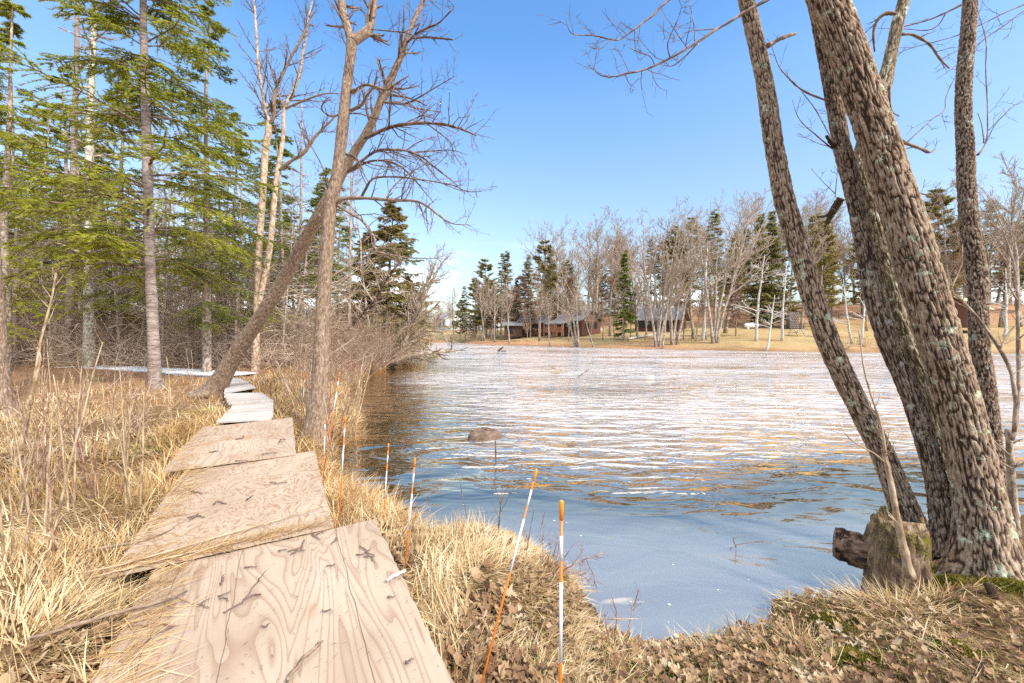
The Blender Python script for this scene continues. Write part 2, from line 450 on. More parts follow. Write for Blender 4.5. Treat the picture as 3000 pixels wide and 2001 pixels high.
def m_water():
    m, nt, b, N, S = newmat('river_water')
    pos = N('ShaderNodeTexCoord').outputs['Object']
    at_ = lambda k: N('ShaderNodeAttribute', dict(attribute_name=k)).outputs['Fac']
    calm, riff_sheen, sky_sheen = at_('calm'), at_('riffle_sheen'), at_('sky_sheen')
    VM = lambda op, a, c: N('ShaderNodeVectorMath', dict(operation=op), {0: a, 1: c}).outputs[0]
    def slopes(sc_, scale, detail, rough, dist, amp, loc=(0, 0, 0), e=.02):
        """gradient of a noise height field"""
        def h(o):
            return noise(N, mapped(N, VM('ADD', pos, o), sc_, loc), scale, detail, rough, dist)
        h0 = h((0, 0, 0))
        gx_ = math_(N, 'MULTIPLY', math_(N, 'SUBTRACT', h0, h((e, 0, 0))), amp / e)
        gy_ = math_(N, 'MULTIPLY', math_(N, 'SUBTRACT', h0, h((0, e, 0))), amp / e)
        return N('ShaderNodeCombineXYZ', ins={0: gx_, 1: gy_, 2: 0.0}).outputs[0]
    sca = lambda a, f: N('ShaderNodeVectorMath', dict(operation='SCALE'), {0: a, 3: f}).outputs[0]
    patch = mrange(N, noise(N, mapped(N, pos, (.10, .34, 1), (3, 1, 0)), 1.0, 4, .6), .36, .62, .22, 1.45)
    rip = VM('ADD', slopes((.45, 1.25, 1), 2.6, 3, .5, .7, .42), slopes((.35, 1.0, 1), 1.0, 2, .5, .8, .34, (7, 3, 0)))
    rip = sca(rip, math_(N, 'MULTIPLY', patch, mrange(N, calm, 0, 1, .03, 1.0)))
    swell = slopes((.6, 1.2, 1), .8, 2, .45, 1.0, .07, (1, 9, 0))
    nrm = N('ShaderNodeVectorMath', dict(operation='NORMALIZE'), {0: VM('ADD', VM('ADD', rip, swell), (0, 0, 1))}).outputs[0]
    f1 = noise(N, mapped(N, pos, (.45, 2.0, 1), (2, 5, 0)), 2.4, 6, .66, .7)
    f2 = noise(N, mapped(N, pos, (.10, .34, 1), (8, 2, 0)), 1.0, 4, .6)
    foam = mrange(N, math_(N, 'ADD', math_(N, 'MULTIPLY', f1, .6), math_(N, 'MULTIPLY', f2, .4)), .44, .60)  # pale streaks: river foam, plus bright sky reflection painted into the colour
    foam = math_(N, 'MULTIPLY', foam, riff_sheen, True)  # foam together with painted sky reflection
    body = mix(N, foam, mix(N, sky_sheen, (.030, .020, .013), (.24, .225, .23)), (.50, .50, .52))  # grey body colour stands in for the reflected bright sky
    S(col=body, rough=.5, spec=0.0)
    gl = N('ShaderNodeBsdfGlossy', ins={'Color': (1, .88, .68, 1), 'Roughness': .02, 'Normal': nrm})
    fr = N('ShaderNodeFresnel', ins={'IOR': 2.0, 'Normal': nrm}).outputs[0]
    fac = mrange(N, fr, .10, .50, .38, .96)
    mx = N('ShaderNodeMixShader', ins={0: math_(N, 'MULTIPLY', fac, mrange(N, foam, 0, 1, 1.0, .5)), 1: b.outputs[0], 2: gl.outputs[0]})  # foam mask also holds the painted sky reflection
    nt.links.new(mx.outputs[0], nt.nodes['Material Output'].inputs[0])
    return m
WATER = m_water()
def m_ply(name, swirl, seed, stain=.60, cracks=()):
    m, nt, b, N, S = newmat(name)
    pos = N('ShaderNodeTexCoord').outputs['Object']
    p = mapped(N, pos, (1, 1, 1), (seed * 3.7, seed * 1.9, seed))
    if swirl:
        f = noise(N, mapped(N, p, (2.6, 1.5, 1)), 1.6, 3, .5, .9)
        k, lo_, hi_ = 12.0, .25, .9
    else:
        f = noise(N, mapped(N, p, (2.2, .34, 1)), 1.5, 2.5, .5, .5)
        k, lo_, hi_ = 21.0, .1, .9
    w = math_(N, 'FRACT', math_(N, 'MULTIPLY', f, k))
    edge = ramp(N, w, [(0, 1.0), (.10, .75), (.35, .15), (.75, .0), (1, .25)] if not swirl else [(0, .1), (.30, .0), (.42, .9), (.56, 1.0), (.70, .05), (1, .1)])
    fib = noise(N, mapped(N, p, (60, 2.2, 1)), 1.0, 4, .6)
    blot = noise(N, mapped(N, p, (1.6, .8, 1)), 1.3, 4, .6)
    base = ramp(N, blot, [(.3, (.35, .26, .175)), (.5, (.415, .32, .225)), (.72, (.47, .375, .275))])
    line = (.22, .12, .075) if not swirl else (.27, .155, .08)
    c = mix(N, math_(N, 'MULTIPLY', edge, .6 if not swirl else .75), base, line)
    c = mix(N, mrange(N, fib, .45, .75, 0, .30), c, (.36, .225, .165))
    # knots
    vor = N('ShaderNodeTexVoronoi', dict(feature='F1'), {'Vector': mapped(N, p, (2.3, 1.25, 1)), 'Scale': 1.15, 'Randomness': 1.0})
    kn = ramp(N, vor.outputs['Distance'], [(.0, 1.0), (.05, .9), (.075, .15), (.11, .75), (.16, .0)])
    if not swirl:
        c = mix(N, math_(N, 'MULTIPLY', kn, .6), c, (.36, .19, .10))
    dirt = noise(N, mapped(N, p, (1.1, 1.1, 1), (4, 2, 0)), 2.0, 8, .72)
    c = mix(N, mrange(N, dirt, stain, stain + .08, 0, .7), c, (.33, .19, .105))
    sx = N('ShaderNodeSeparateXYZ', ins={0: pos})
    for cx, cw in cracks:
        wob = math_(N, 'MULTIPLY', math_(N, 'SUBTRACT', noise(N, mapped(N, pos, (0, 1, 0)), 2.5, 4), .5), .05)
        dd_ = math_(N, 'ABSOLUTE', math_(N, 'SUBTRACT', math_(N, 'SUBTRACT', sx.outputs[0], cx), wob))
        c = mix(N, mrange(N, dd_, cw * .5, cw, .8, 0), c, (.10, .06, .04))
    spk = noise(N, p, 55, 3, .6)
    c = mix(N, mrange(N, spk, .70, .74, 0, .8), c, (.16, .09, .05))
    S(col=c, rough=.72, spec=.25, nor=bump(N, math_(N, 'ADD', fib, math_(N, 'MULTIPLY', edge, .5)), .35, .003))
    return m
def m_plank(name, cols):
    m, nt, b, N, S = newmat(name)
    pos = N('ShaderNodeTexCoord').outputs['Object']
    oi = N('ShaderNodeObjectInfo').outputs['Random']
    off = N('ShaderNodeCombineXYZ', ins={0: math_(N, 'MULTIPLY', oi, 40), 1: math_(N, 'MULTIPLY', oi, 17), 2: 0.0}).outputs[0]
    p = N('ShaderNodeVectorMath', dict(operation='ADD'), {0: pos, 1: off}).outputs[0]
    f = noise(N, mapped(N, p, (3, 40, 10)), 1.0, 5, .62)
    c = ramp(N, math_(N, 'ADD', math_(N, 'MULTIPLY', f, .8), math_(N, 'MULTIPLY', oi, .2)), [(.3, cols[0]), (.5, cols[1]), (.72, cols[2])])
    d = noise(N, p, 9, 6, .7)
    c = mix(N, mrange(N, d, .63, .68, 0, .6), c, (.18, .12, .08))
    S(col=c, rough=.8, spec=.2, nor=bump(N, f, .4, .004))
    return m
PLANK = m_plank('plank_weathered', [(.30, .25, .205), (.44, .385, .335), (.55, .505, .455)])
PLANK_W = m_plank('plank_whitewashed', [(.56, .55, .54), (.7, .7, .7), (.78, .78, .79)])
EDGE = m_plank('deck_edge_timber', [(.26, .16, .09), (.40, .28, .17), (.5, .37, .25)])
FENCE_GREY = m_plain('painted_timber_grey', (.50, .52, .56), .8)
ORANGE = m_plain('orange_plastic', (.80, .17, .010), .35, .06, spec=.5)
ORANGE_CAP = m_plain('orange_cap', (.88, .27, .015), .4, .05, spec=.5)
WHITE_TAPE = m_plain('white_reflective_tape', (.74, .74, .76), .3, .05, 60, .6)
def m_stone(name, stops, scale):
    m, nt, b, N, S = newmat(name)
    pos = N('ShaderNodeTexCoord').outputs['Object']
    n = noise(N, pos, scale, 8, .7)
    S(col=ramp(N, n, stops), rough=.85, nor=bump(N, n, .9, .03))
    return m
STONE_BROWN = m_stone('stone_brown', [(.3, (.05, .03, .02)), (.5, (.16, .10, .065)), (.7, (.30, .215, .145))], 9)
STONE_PALE = m_stone('stone_pale', [(.3, (.27, .21, .15)), (.5, (.4, .33, .25)), (.7, (.5, .44, .36))], 5)
# ------------------------------------------------------------------ ground: one sheet out to the horizon
az = np.concatenate([np.linspace(-62, 62, 400, endpoint=False), np.linspace(62, 298, 70, endpoint=False)])
az = np.radians(az)
rr_ = np.concatenate([[0.02], np.geomspace(.35, 900, 190)])
A_, R_ = np.meshgrid(az, rr_)
gx, gy = R_ * np.sin(A_), R_ * np.cos(A_)
gz = hgt(gx, gy)
na, nr = len(az), len(rr_)
i0 = (np.arange(nr - 1) * na)[:, None] + np.arange(na)[None]
i1 = (np.arange(nr - 1) * na)[:, None] + (np.arange(na)[None] + 1) % na
gq = np.stack([i0, i1, i1 + na, i0 + na], -1).reshape(-1, 4)[:, ::-1]
e_ = poly_sd(gx, gy, far_poly)
a_lawn = smooth(.3, 1.5, e_) 
a_wood = smooth(24, 30, e_ + 4 * n2(gx, gy, .2)) * smooth(-2, 12, gx) + 0 * gx
dn_ = poly_sd(gx, gy, near_poly)
a_wood = np.maximum(a_wood, smooth(9, 13, np.hypot(gx, gy)) * (dn_ > 0) * .7)
a_bank = smooth(5.5, 1.5, e_ + 2.2 * n2(gx, gy, .18)) * smooth(-1, .2, e_) * (.25 + .75 * smooth(34, 18, gx) * smooth(-.25, .25, n2(gx, gy, .12, 2, 4.0)))
gm = mesh('ground', np.stack([gx, gy, gz], -1).reshape(-1, 3), [gq], GROUND, True,
          {'lawn': a_lawn.ravel(), 'woods': np.clip(a_wood, 0, 1).ravel(), 'bank': np.clip(a_bank, 0, 1).ravel()})
tag(link('ground', gm), kind='structure')
# ------------------------------------------------------------------ river
wx = np.concatenate([[-500, -200, -100, -60], np.linspace(-40, 60, 201), [80, 120, 250, 600]])
wy = np.concatenate([[-3], np.linspace(1, 14, 80), np.linspace(14.4, 90, 120), [110, 150, 250, 500]])
WX, WY = np.meshgrid(wx, wy)
wd_ = -poly_sd(WX, WY, near_poly)
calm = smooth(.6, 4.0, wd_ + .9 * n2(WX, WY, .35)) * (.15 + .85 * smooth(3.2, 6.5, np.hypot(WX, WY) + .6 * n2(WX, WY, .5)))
riffle_sheen = smooth(1.5, 5.0, wd_ + 1.5 * n2(WX, WY, .2)) * (.10 + .90 * smooth(3.6, 7.5, np.hypot(WX, WY) + .8 * n2(WX, WY, .4)))  # where foam and painted sky reflection streak the river
sky_sheen = np.maximum(smooth(.9, 2.8, wd_ + .8 * n2(WX, WY, .5)), smooth(4.6, 3.4, WY) * smooth(-1.4, -.2, WX))  # painted sky reflection, held back by the left bank that mirrors dark woods
nwx = len(wx)
b0 = (np.arange(len(wy) - 1) * nwx)[:, None] + np.arange(nwx - 1)[None]
wq = np.stack([b0, b0 + 1, b0 + nwx + 1, b0 + nwx], -1).reshape(-1, 4)
tag(link('river_water', mesh('river_water', np.stack([WX, WY, 0 * WX], -1).reshape(-1, 3), [wq], WATER, True, {'calm': calm.ravel(), 'riffle_sheen': riffle_sheen.ravel(), 'sky_sheen': sky_sheen.ravel()})), kind='structure')
# ------------------------------------------------------------------ boardwalk
def sheet(name, label, NR, FR, width, z, mat, thick=.018, zf=None, warp=.006, length=None, seed=1):
    """a plywood sheet given by its two right-hand corners"""
    NR, FR = np.array(NR[:2]), np.array(FR[:2])
    v = FR - NR
    L = length or np.linalg.norm(v)
    v = v / np.linalg.norm(v)
    u = np.array([-v[1], v[0]])
    nx, ny = 36, 60
    X, Y = np.meshgrid(np.linspace(0, width, nx), np.linspace(0, L, ny))
    g = np.random.default_rng(seed)
    ej = lambda k: .003 * g.normal(size=k)
    X[:, 0] += ej(ny); X[:, -1] += ej(ny); Y[0] += ej(nx); Y[-1] += ej(nx)
    X = width - X
    zf = z if zf is None else zf
    Z = (zf - z) * Y / L + warp * np.sin(3 * X + seed) * np.cos(2 * Y + seed) 
    top = np.stack([-X, Y, Z], -1).reshape(-1, 3)
    bot = top - (0, 0, thick)
    n = nx * ny
    q0 = (np.arange(ny - 1) * nx)[:, None] + np.arange(nx - 1)[None]
    tq = np.stack([q0, q0 + 1, q0 + nx + 1, q0 + nx], -1).reshape(-1, 4)
    ring = np.concatenate([np.arange(nx), (np.arange(1, ny) * nx + nx - 1), (ny - 1) * nx + np.arange(nx - 2, -1, -1), np.arange(ny - 2, 0, -1) * nx])
    r2 = np.roll(ring, -1)
    sq = np.stack([ring, ring + n, r2 + n, r2], -1)
    m = mesh(name, np.concatenate([top, bot]), [tq, tq[:, ::-1] + n, sq[:, ::-1]], mat, False)
    o = link(name, m, None, (NR[0], NR[1], z), math.atan2(-v[0], v[1]))
    return o, u, v
Z1 = .50
FR1, NR1 = G(860, 1192, Z1), G(1040, 1568, Z1)
v1 = (FR1 - NR1) / np.linalg.norm(FR1 - NR1)
o1, u1, _ = sheet('plywood_sheet', '', FR1 - v1 * 2.44, FR1, 1.25, Z1, m_ply('plywood_long_grain', False, 1, .64, ((-.27, .003), (-.82, .0025), (-1.12, .003))), seed=3)
tag(o1, 'nearest pale plywood sheet with long wavy grain and knots, at the bottom of the walkway', 'plywood sheet')
o2, _, _ = sheet('plywood_sheet', '', G(765, 1205, .53), G(722, 1037, .53), 1.16, .528, m_ply('plywood_swirl_grain', True, 2), zf=.535, seed=5)
tag(o2, 'second plywood sheet covered in swirling contour-like grain, lapped over the nearest sheet', 'plywood sheet')
o3, _, _ = sheet('plywood_sheet', '', G(679, 1040, .565), G(672, 960, .56), 1.13, .562, m_ply('plywood_stained', False, 7, .53), zf=.562, seed=8, warp=.01)
tag(o3, 'smooth plywood sheet with brown muddy scuffs, before the plank decks', 'plywood sheet')
def deck(name, label, NL, NR, FR, FL, z, npl, mat, thick=.035, group=None, gap=.008, edge=.14, emat=None):
    NL, NR, FR, FL = [np.array(q[:2]) for q in (NL, NR, FR, FL)]
    c = (NL + NR + FR + FL) / 4
    e = link(name, None, None, (c[0], c[1], z))
    tag(e, label, 'boardwalk', group)
    g = np.random.default_rng(abs(hash(label)) % 1000 if False else len(label))
    for k in range(npl):
        t0, t1 = k / npl, (k + 1) / npl
        L0, L1 = NL + (FL - NL) * t0, NL + (FL - NL) * t1
        R0, R1 = NR + (FR - NR) * t0, NR + (FR - NR) * t1
        d = unit(L1 - L0)
        L0, R0 = L0 + d * gap / 2, R0 + d * gap / 2
        L1, R1 = L1 - d * gap / 2, R1 - d * gap / 2
        j = g.normal(size=2) * .012
        w = unit(R0 - L0)
        L0, L1, R0, R1 = L0 - w * j[0], L1 - w * j[0], R0 + w * j[1], R1 + w * j[1]
        mid = (L0 + L1 + R0 + R1) / 4
        ang = math.atan2(w[1], w[0])
        ca, sa = math.cos(-ang), math.sin(-ang)
        loc = [((q - mid)[0] * ca - (q - mid)[1] * sa, (q - mid)[0] * sa + (q - mid)[1] * ca) for q in (L0, R0, R1, L1)]
        zt = g.normal() * .003
        b = .004
        ct = np.mean(loc, 0)
        inner = [(x + (ct[0] - x) * .004, y + (ct[1] - y) * .06) for x, y in loc]
        V = [(x, y, -thick) for x, y in loc] + [(x, y, -b) for x, y in loc] + [(x, y, 0) for x, y in inner]
        Fq = [(3, 2, 1, 0), (8, 9, 10, 11)] + [(i, (i + 1) % 4, 4 + (i + 1) % 4, 4 + i) for i in range(4)] + [(4 + i, 4 + (i + 1) % 4, 8 + (i + 1) % 4, 8 + i) for i in range(4)]
        link('plank', mesh('plank', V, [Fq], mat, False), e, (mid[0] - c[0], mid[1] - c[1], zt), ang)
    for A, B in ((NL, FL), (NR, FR)):
        inset = unit((c - (A + B) / 2)) * .05
        A2, B2 = A + inset, B + inset
        mb = MB()
        mb.box(((A2 + B2) / 2 - c).tolist() + [-thick - edge / 2 - .002], (np.linalg.norm(B2 - A2) * .96, .04, edge), math.atan2(*(B2 - A2)[::-1]))
        link('stringer', mb.build('stringer', emat or EDGE, False), e)
    return e
Z4 = .585
deck('boardwalk_section', 'short weathered plank deck lying on the far edge of the scuffed plywood sheet', G(498, 968, Z4), G(624, 961, Z4), G(628, 919, Z4), G(538, 925, Z4), Z4, 11, PLANK)
deck('boardwalk_section', 'weathered plank deck turning away just right of the leaning tree base', G(526, 926.5, .6), G(628, 919.5, .6), G(600, 901, .6), G(514, 903, .6), .60, 9, PLANK)
deck('boardwalk_section', 'grey plank deck that narrows behind the leaning trunk', G(514, 902, .6), G(588, 889, .6), G(553, 869, .6), G(528, 866, .6), .605, 16, PLANK)
wl = [np.array((-8.9, 12.9)), np.array((-11.6, 13.9)), np.array((-14.4, 14.8)), np.array((-17.4, 15.5))]
lab = ['white walkway section between the leaning tree and the ringed-bark conifer', 'white walkway section with grey side board behind the ringed-bark conifer',
       'leftmost white walkway section fading into the dry grass']
for k in range(3):
    d = unit(wl[k + 1] - wl[k]); nn = np.array([-d[1], d[0]]) * .55
    deck('boardwalk_section', lab[k], wl[k] - nn, wl[k] + nn, wl[k + 1] + nn, wl[k + 1] - nn, .56 + .02 * k, 18, PLANK_W, emat=FENCE_GREY, edge=.16)
# ------------------------------------------------------------------ driveway marker stakes
def marker(top, bot, d, label, frac_ground=None):
    dt, db = d if isinstance(d, tuple) else (d, d)
    T = P(top[0], top[1], dt)
    B = P(bot[0], bot[1], db)
    ax = unit(T - B)
    e = link('marker_stake', None, None, tuple(B))
    tag(e, label, 'marker stake', 'orange and white marker stakes along the walkway')
    L = np.linalg.norm(T - B)
    def seg(name, a, b, r, mat, sides=10, dome=False):
        mb = MB()
        pts = [ax * a, ax * b]
        rad = [r, r]
        if dome:
            pts += [ax * (b + r * .5), ax * (b + r * .8)]
            rad += [r * .8, r * .3]
        mb.tube(pts, rad, sides)
        return link(name, mb.build(name, mat), e)
    r = .0043
    low = -.12
    seg('rod', low, L - .02, r, ORANGE)
    seg('cap', L - .05, L, r * 1.45, ORANGE_CAP, 10, True)
    seg('tape', L - .165, L - .095, r * 1.12, WHITE_TAPE)
    seg('tape', L - .45, L - .225, r * 1.12, WHITE_TAPE)
    return e
marker((1289, 1152), (1285, 1990), 1.10, 'nearest upright orange and white marker stake with its foot below the picture edge')
marker((1232, 1079), (1098, 1598), (1.9, 1.62), 'orange and white marker stake leaning towards the plywood, nearest but one')
marker((953, 1053), (928, 1332), 2.50, 'marker stake standing at the right edge of the nearest plywood sheet')
marker((892, 1019), (878, 1230), 3.25, 'marker stake just beyond the far right corner of the nearest plywood sheet')
marker((793, 956), (778, 1204), 3.05, 'marker stake at the near right corner of the swirl-grained sheet')
marker((747, 954), (742, 1118), 4.25, 'short upright marker stake beside the far corner of the swirl-grained sheet')
marker((780, 856), (743, 1085), 4.5, 'tall tilted marker stake in front of the water by the upright trunk')
marker((701, 858), (688, 1000), 6.3, 'farthest marker stake, seen against the twigs beside the upright trunk')
# ------------------------------------------------------------------ trees traced from the picture: trunk, limbs, twigs
def traced(ctrl, d, n=24, dz=0.0, bend=0.0):
    """control rows (px, py, width px) at depth d (number or one per row) -> world points and radii"""
    ctrl = np.asarray(ctrl, float)
    k = len(ctrl)
    ds = np.asarray(d, float) if not np.isscalar(d) else d + dz * np.linspace(0, 1, k) + bend * np.sin(np.linspace(0, np.pi, k))
    pts = np.array([P(x, y, q) for (x, y, w), q in zip(ctrl, ds)])
    s = spline(np.concatenate([pts, (ctrl[:, 2] * ds / F / 2 / np.sqrt(1 + ((ctrl[:, 0] - CX) / F) ** 2))[:, None]], 1), n)
    return s[:, :3], np.maximum(s[:, 3], .0015)
HERO = {}
def hero(pts, rad, base, sides=64, step=.018, amp=.016, su=20, sv=4.5, flare=.0, roots=5, seed=0, fh=.22):
    """a trunk with real bark relief"""
    L = np.concatenate([[0], np.cumsum(np.linalg.norm(np.diff(pts, axis=0), axis=1))])
    n = max(int(L[-1] / step), 12)
    t = np.linspace(0, L[-1], n)
    C = np.stack([np.interp(t, L, pts[:, q]) for q in range(3)], 1)
    r = np.interp(t, L, rad)
    T, U, W = frames(C[None])
    a = np.arange(sides) * 2 * np.pi / sides
    ring = U[0][:, None] * np.cos(a)[None, :, None] + W[0][:, None] * np.sin(a)[None, :, None]
    tc = np.stack([r[:, None] * np.cos(a), r[:, None] * np.sin(a), np.broadcast_to(t[:, None], (n, sides))], -1)
    q = tc * np.array([su, su, sv]) + seed * 11.7
    warp = vnoise(tc * np.array([9, 9, 6]) + 3.1 + seed)[..., None] * .6
    rid = np.clip(np.abs(vnoise(q + warp)) * 2.6, 0, 1) ** .7
    rid = rid * (.72 + .28 * vnoise(q * np.array([.7, .7, 2.2]) + 40)) + .22 * fbm(q * 2.3, 2) - .5
    lump = fbm(tc * np.array([3.5, 3.5, 1.6]) + seed * 5.1, 3)
    fl = flare * np.exp(-t / fh)[:, None] * (1 + .5 * np.cos(roots * a + seed)[None] + .3 * np.cos((roots - 2) * a + 2 * seed)[None])
    rr = r[:, None] * (1 + .06 * lump + fl) + amp * (rid - .35) * np.clip(r / .07, .25, 1.0)[:, None]
    V = (C[:, None] + ring * rr[..., None]).reshape(-1, 3) - base
    b = (np.arange(n - 1) * sides)[:, None]
    j = np.arange(sides)[None]
    j2 = (j + 1) % sides
    Q = np.stack([b + j, b + j2, b + sides + j2, b + sides + j], -1).reshape(-1, 4)
    HERO['ridge'] = np.clip(rid + .5, 0, 1).ravel()
    return V, [Q, caps(n, sides)], tc.reshape(-1, 3)
def plain(pts, rad, base, sides=10):
    mb = MB()
    mb.tube(pts - base, rad, sides)
    return mb
class Tree:
    def __init__(s, name, label, base, cat='tree', group=None):
        s.base = np.asarray(base, float)
        s.e = link(name, None, None, tuple(s.base))
        tag(s.e, label, cat, group)
        s.curves = []
    def trunk(s, pts, rad, mat, name='trunk', **kw):
        V, Fc, T = hero(pts, rad, s.base, **kw)
        return link(name, mesh(name, V, Fc, mat, True, {'tc': T, 'ridge': HERO['ridge']}), s.e)
    def limb(s, pts, rad, mat, sides=8, name='limb', rough=.0, keep=True):
        if rough:
            g = np.random.default_rng(len(s.curves) + 5)
            pts = pts + rough * np.cumsum(g.normal(size=pts.shape), 0) * np.linspace(0, 1, len(pts))[:, None] * .3
            rad = rad * (1 + .12 * g.normal(size=len(rad)))
        if keep:
            s.curves.append((pts, rad))
        return link(name, plain(pts, rad, s.base, sides).build(name, mat), s.e)
    def twigs(s, mat, per=14, lr=.30, ang=48, lev2=4, lev3=0, lo=.25, up=.03, rmin=.0035, seed=1, name='crown', lmin=.12, sel=None):
        g = np.random.default_rng(seed)
        mb = MB()
        for i, (p, r) in enumerate(s.curves if sel is None else [s.curves[k] for k in sel]):
            q = spline(np.concatenate([p, r[:, None]], 1), 16)
            L = np.linalg.norm(np.diff(p, axis=0), axis=1).sum()
            C, RR = grow(q[None, :, :3], np.maximum(q[None, :, 3], .002), max(3, int(per * L)), lo, 1.0, lr / max(L, .6) ** .35, ang, 5, up, .16, .45, rmin, g, .35, lmin)
            mb.tubes(C - s.base, RR, 4)
            if lev2:
                C2, R2 = grow(C, RR, lev2, .2, 1.0, .42, 45, 4, up, .18, .6, rmin * .8, g, .4, .05)
                mb.tubes(C2 - s.base, R2, 3)
                if lev3:
                    C3, R3 = grow(C2, R2, lev3, .2, 1.0, .5, 45, 3, up, .18, .7, rmin * .7, g, .5, .03)
                    mb.tubes(C3 - s.base, R3, 3)
        return link(name, mb.build(name, mat), s.e)
def Z(zs, fx=548.6, fy=0.0, k=.35):
    return [(fx + k * x, fy + k * y, k * w) for x, y, w in zs]
# ---- upright tree at the water's edge
d6 = 6.1
b6 = Gt(722, 1003)
T6 = Tree('riverside_tree', 'upright grey-barked tree forking high up, rooted at the water edge beside the walkway', b6)
p, r = traced([(716, 1020, 58), (722, 985, 50), (733, 900, 42), (738, 800, 37), (743, 690, 34), (751, 560, 32), (758, 480, 31), (766, 440, 32), (776, 385, 27), (788, 280, 27), (795, 210, 25), (803, 147, 23), (808, 96, 26)], d6, 70)
T6.trunk(p, r, BARK_GREY, sides=64, step=.018, amp=.008, su=70, sv=14, flare=.35, seed=2)
for c in ([(740, 280, 62), (712, 180, 58), (690, 110, 55), (672, 0, 52), (655, -120, 46), (650, -260, 40)], [(748, 275, 64), (800, 235, 66), (850, 195, 62), (868, 110, 58), (882, 0, 52), (900, -140, 46), (905, -260, 38)]):
    p, r = traced(Z(c), d6, 24, .3)
    T6.trunk(p, r, BARK_GREY, name='limb', sides=20, step=.04, amp=.006, su=34, sv=8, seed=4)
    T6.curves.append((p, r))
limbs6 = [([(640, 1335, 34), (700, 1300, 30), (850, 1300, 26), (1000, 1312, 22), (1150, 1315, 18), (1230, 1345, 16), (1310, 1405, 14), (1400, 1463, 9), (1520, 1470, 4)], -.5),
          ([(800, 1300, 20), (828, 1245, 18), (880, 1172, 14), (1010, 1160, 12), (1200, 1180, 10), (1400, 1215, 8), (1500, 1258, 6), (1610, 1255, 3)], -.8),
          ([(962, 1310, 12), (1000, 1240, 10), (1060, 1180, 9), (1150, 1120, 8), (1300, 1040, 4)], .5),
          ([(735, 725, 26), (800, 692, 22), (832, 640, 18), (882, 570, 14), (910, 490, 11)], -.4),
          ([(745, 600, 36), (775, 585, 22), (830, 555, 18), (900, 568, 16), (970, 588, 15), (1030, 550, 14), (1112, 498, 9)], -.9),
          ([(960, 575, 9), (1060, 622, 8), (1200, 740, 6), (1335, 800, 3)], -.6),
          ([(870, 192, 10), (1000, 205, 9), (1090, 215, 8), (1180, 250, 4)], -.6),
          ([(725, 745, 11), (790, 745, 10), (870, 770, 9), (945, 790, 6)], -.5),
          ([(650, 1345, 28), (720, 1393, 24), (800, 1440, 22), (850, 1500, 20), (888, 1565, 18), (890, 1640, 16), (960, 1662, 12), (1100, 1690, 9), (1300, 1695, 4)], -.9),
          ([(935, 1655, 9), (980, 1690, 8), (1060, 1730, 4)], -.4),
          ([(590, 1290, 12), (572, 1190, 11), (560, 1120, 10), (500, 1000, 8), (440, 900, 6), (390, 815, 3)], -.6),
          ([(765, 560, 8), (740, 470, 8), (715, 350, 7), (690, 270, 6), (620, 110, 5), (600, 0, 3)], -.4),
          ([(712, 105, 9), (760, 66, 8), (810, 70, 7), (838, 98, 4)], .4),
          ([(650, 755, 18), (600, 760, 15), (545, 720, 12), (560, 670, 9), (600, 640, 5)], -.5)]
for c, dz in limbs6:
    p, r = traced(Z(c), d6, 22, dz)
    T6.limb(p, r, TWIG if c[0][2] < 25 else BARK_GREY, 7, rough=.004)
T6.twigs(TWIG, 9, .34, 50, 4, 0, .15, .05, .0035, 11)
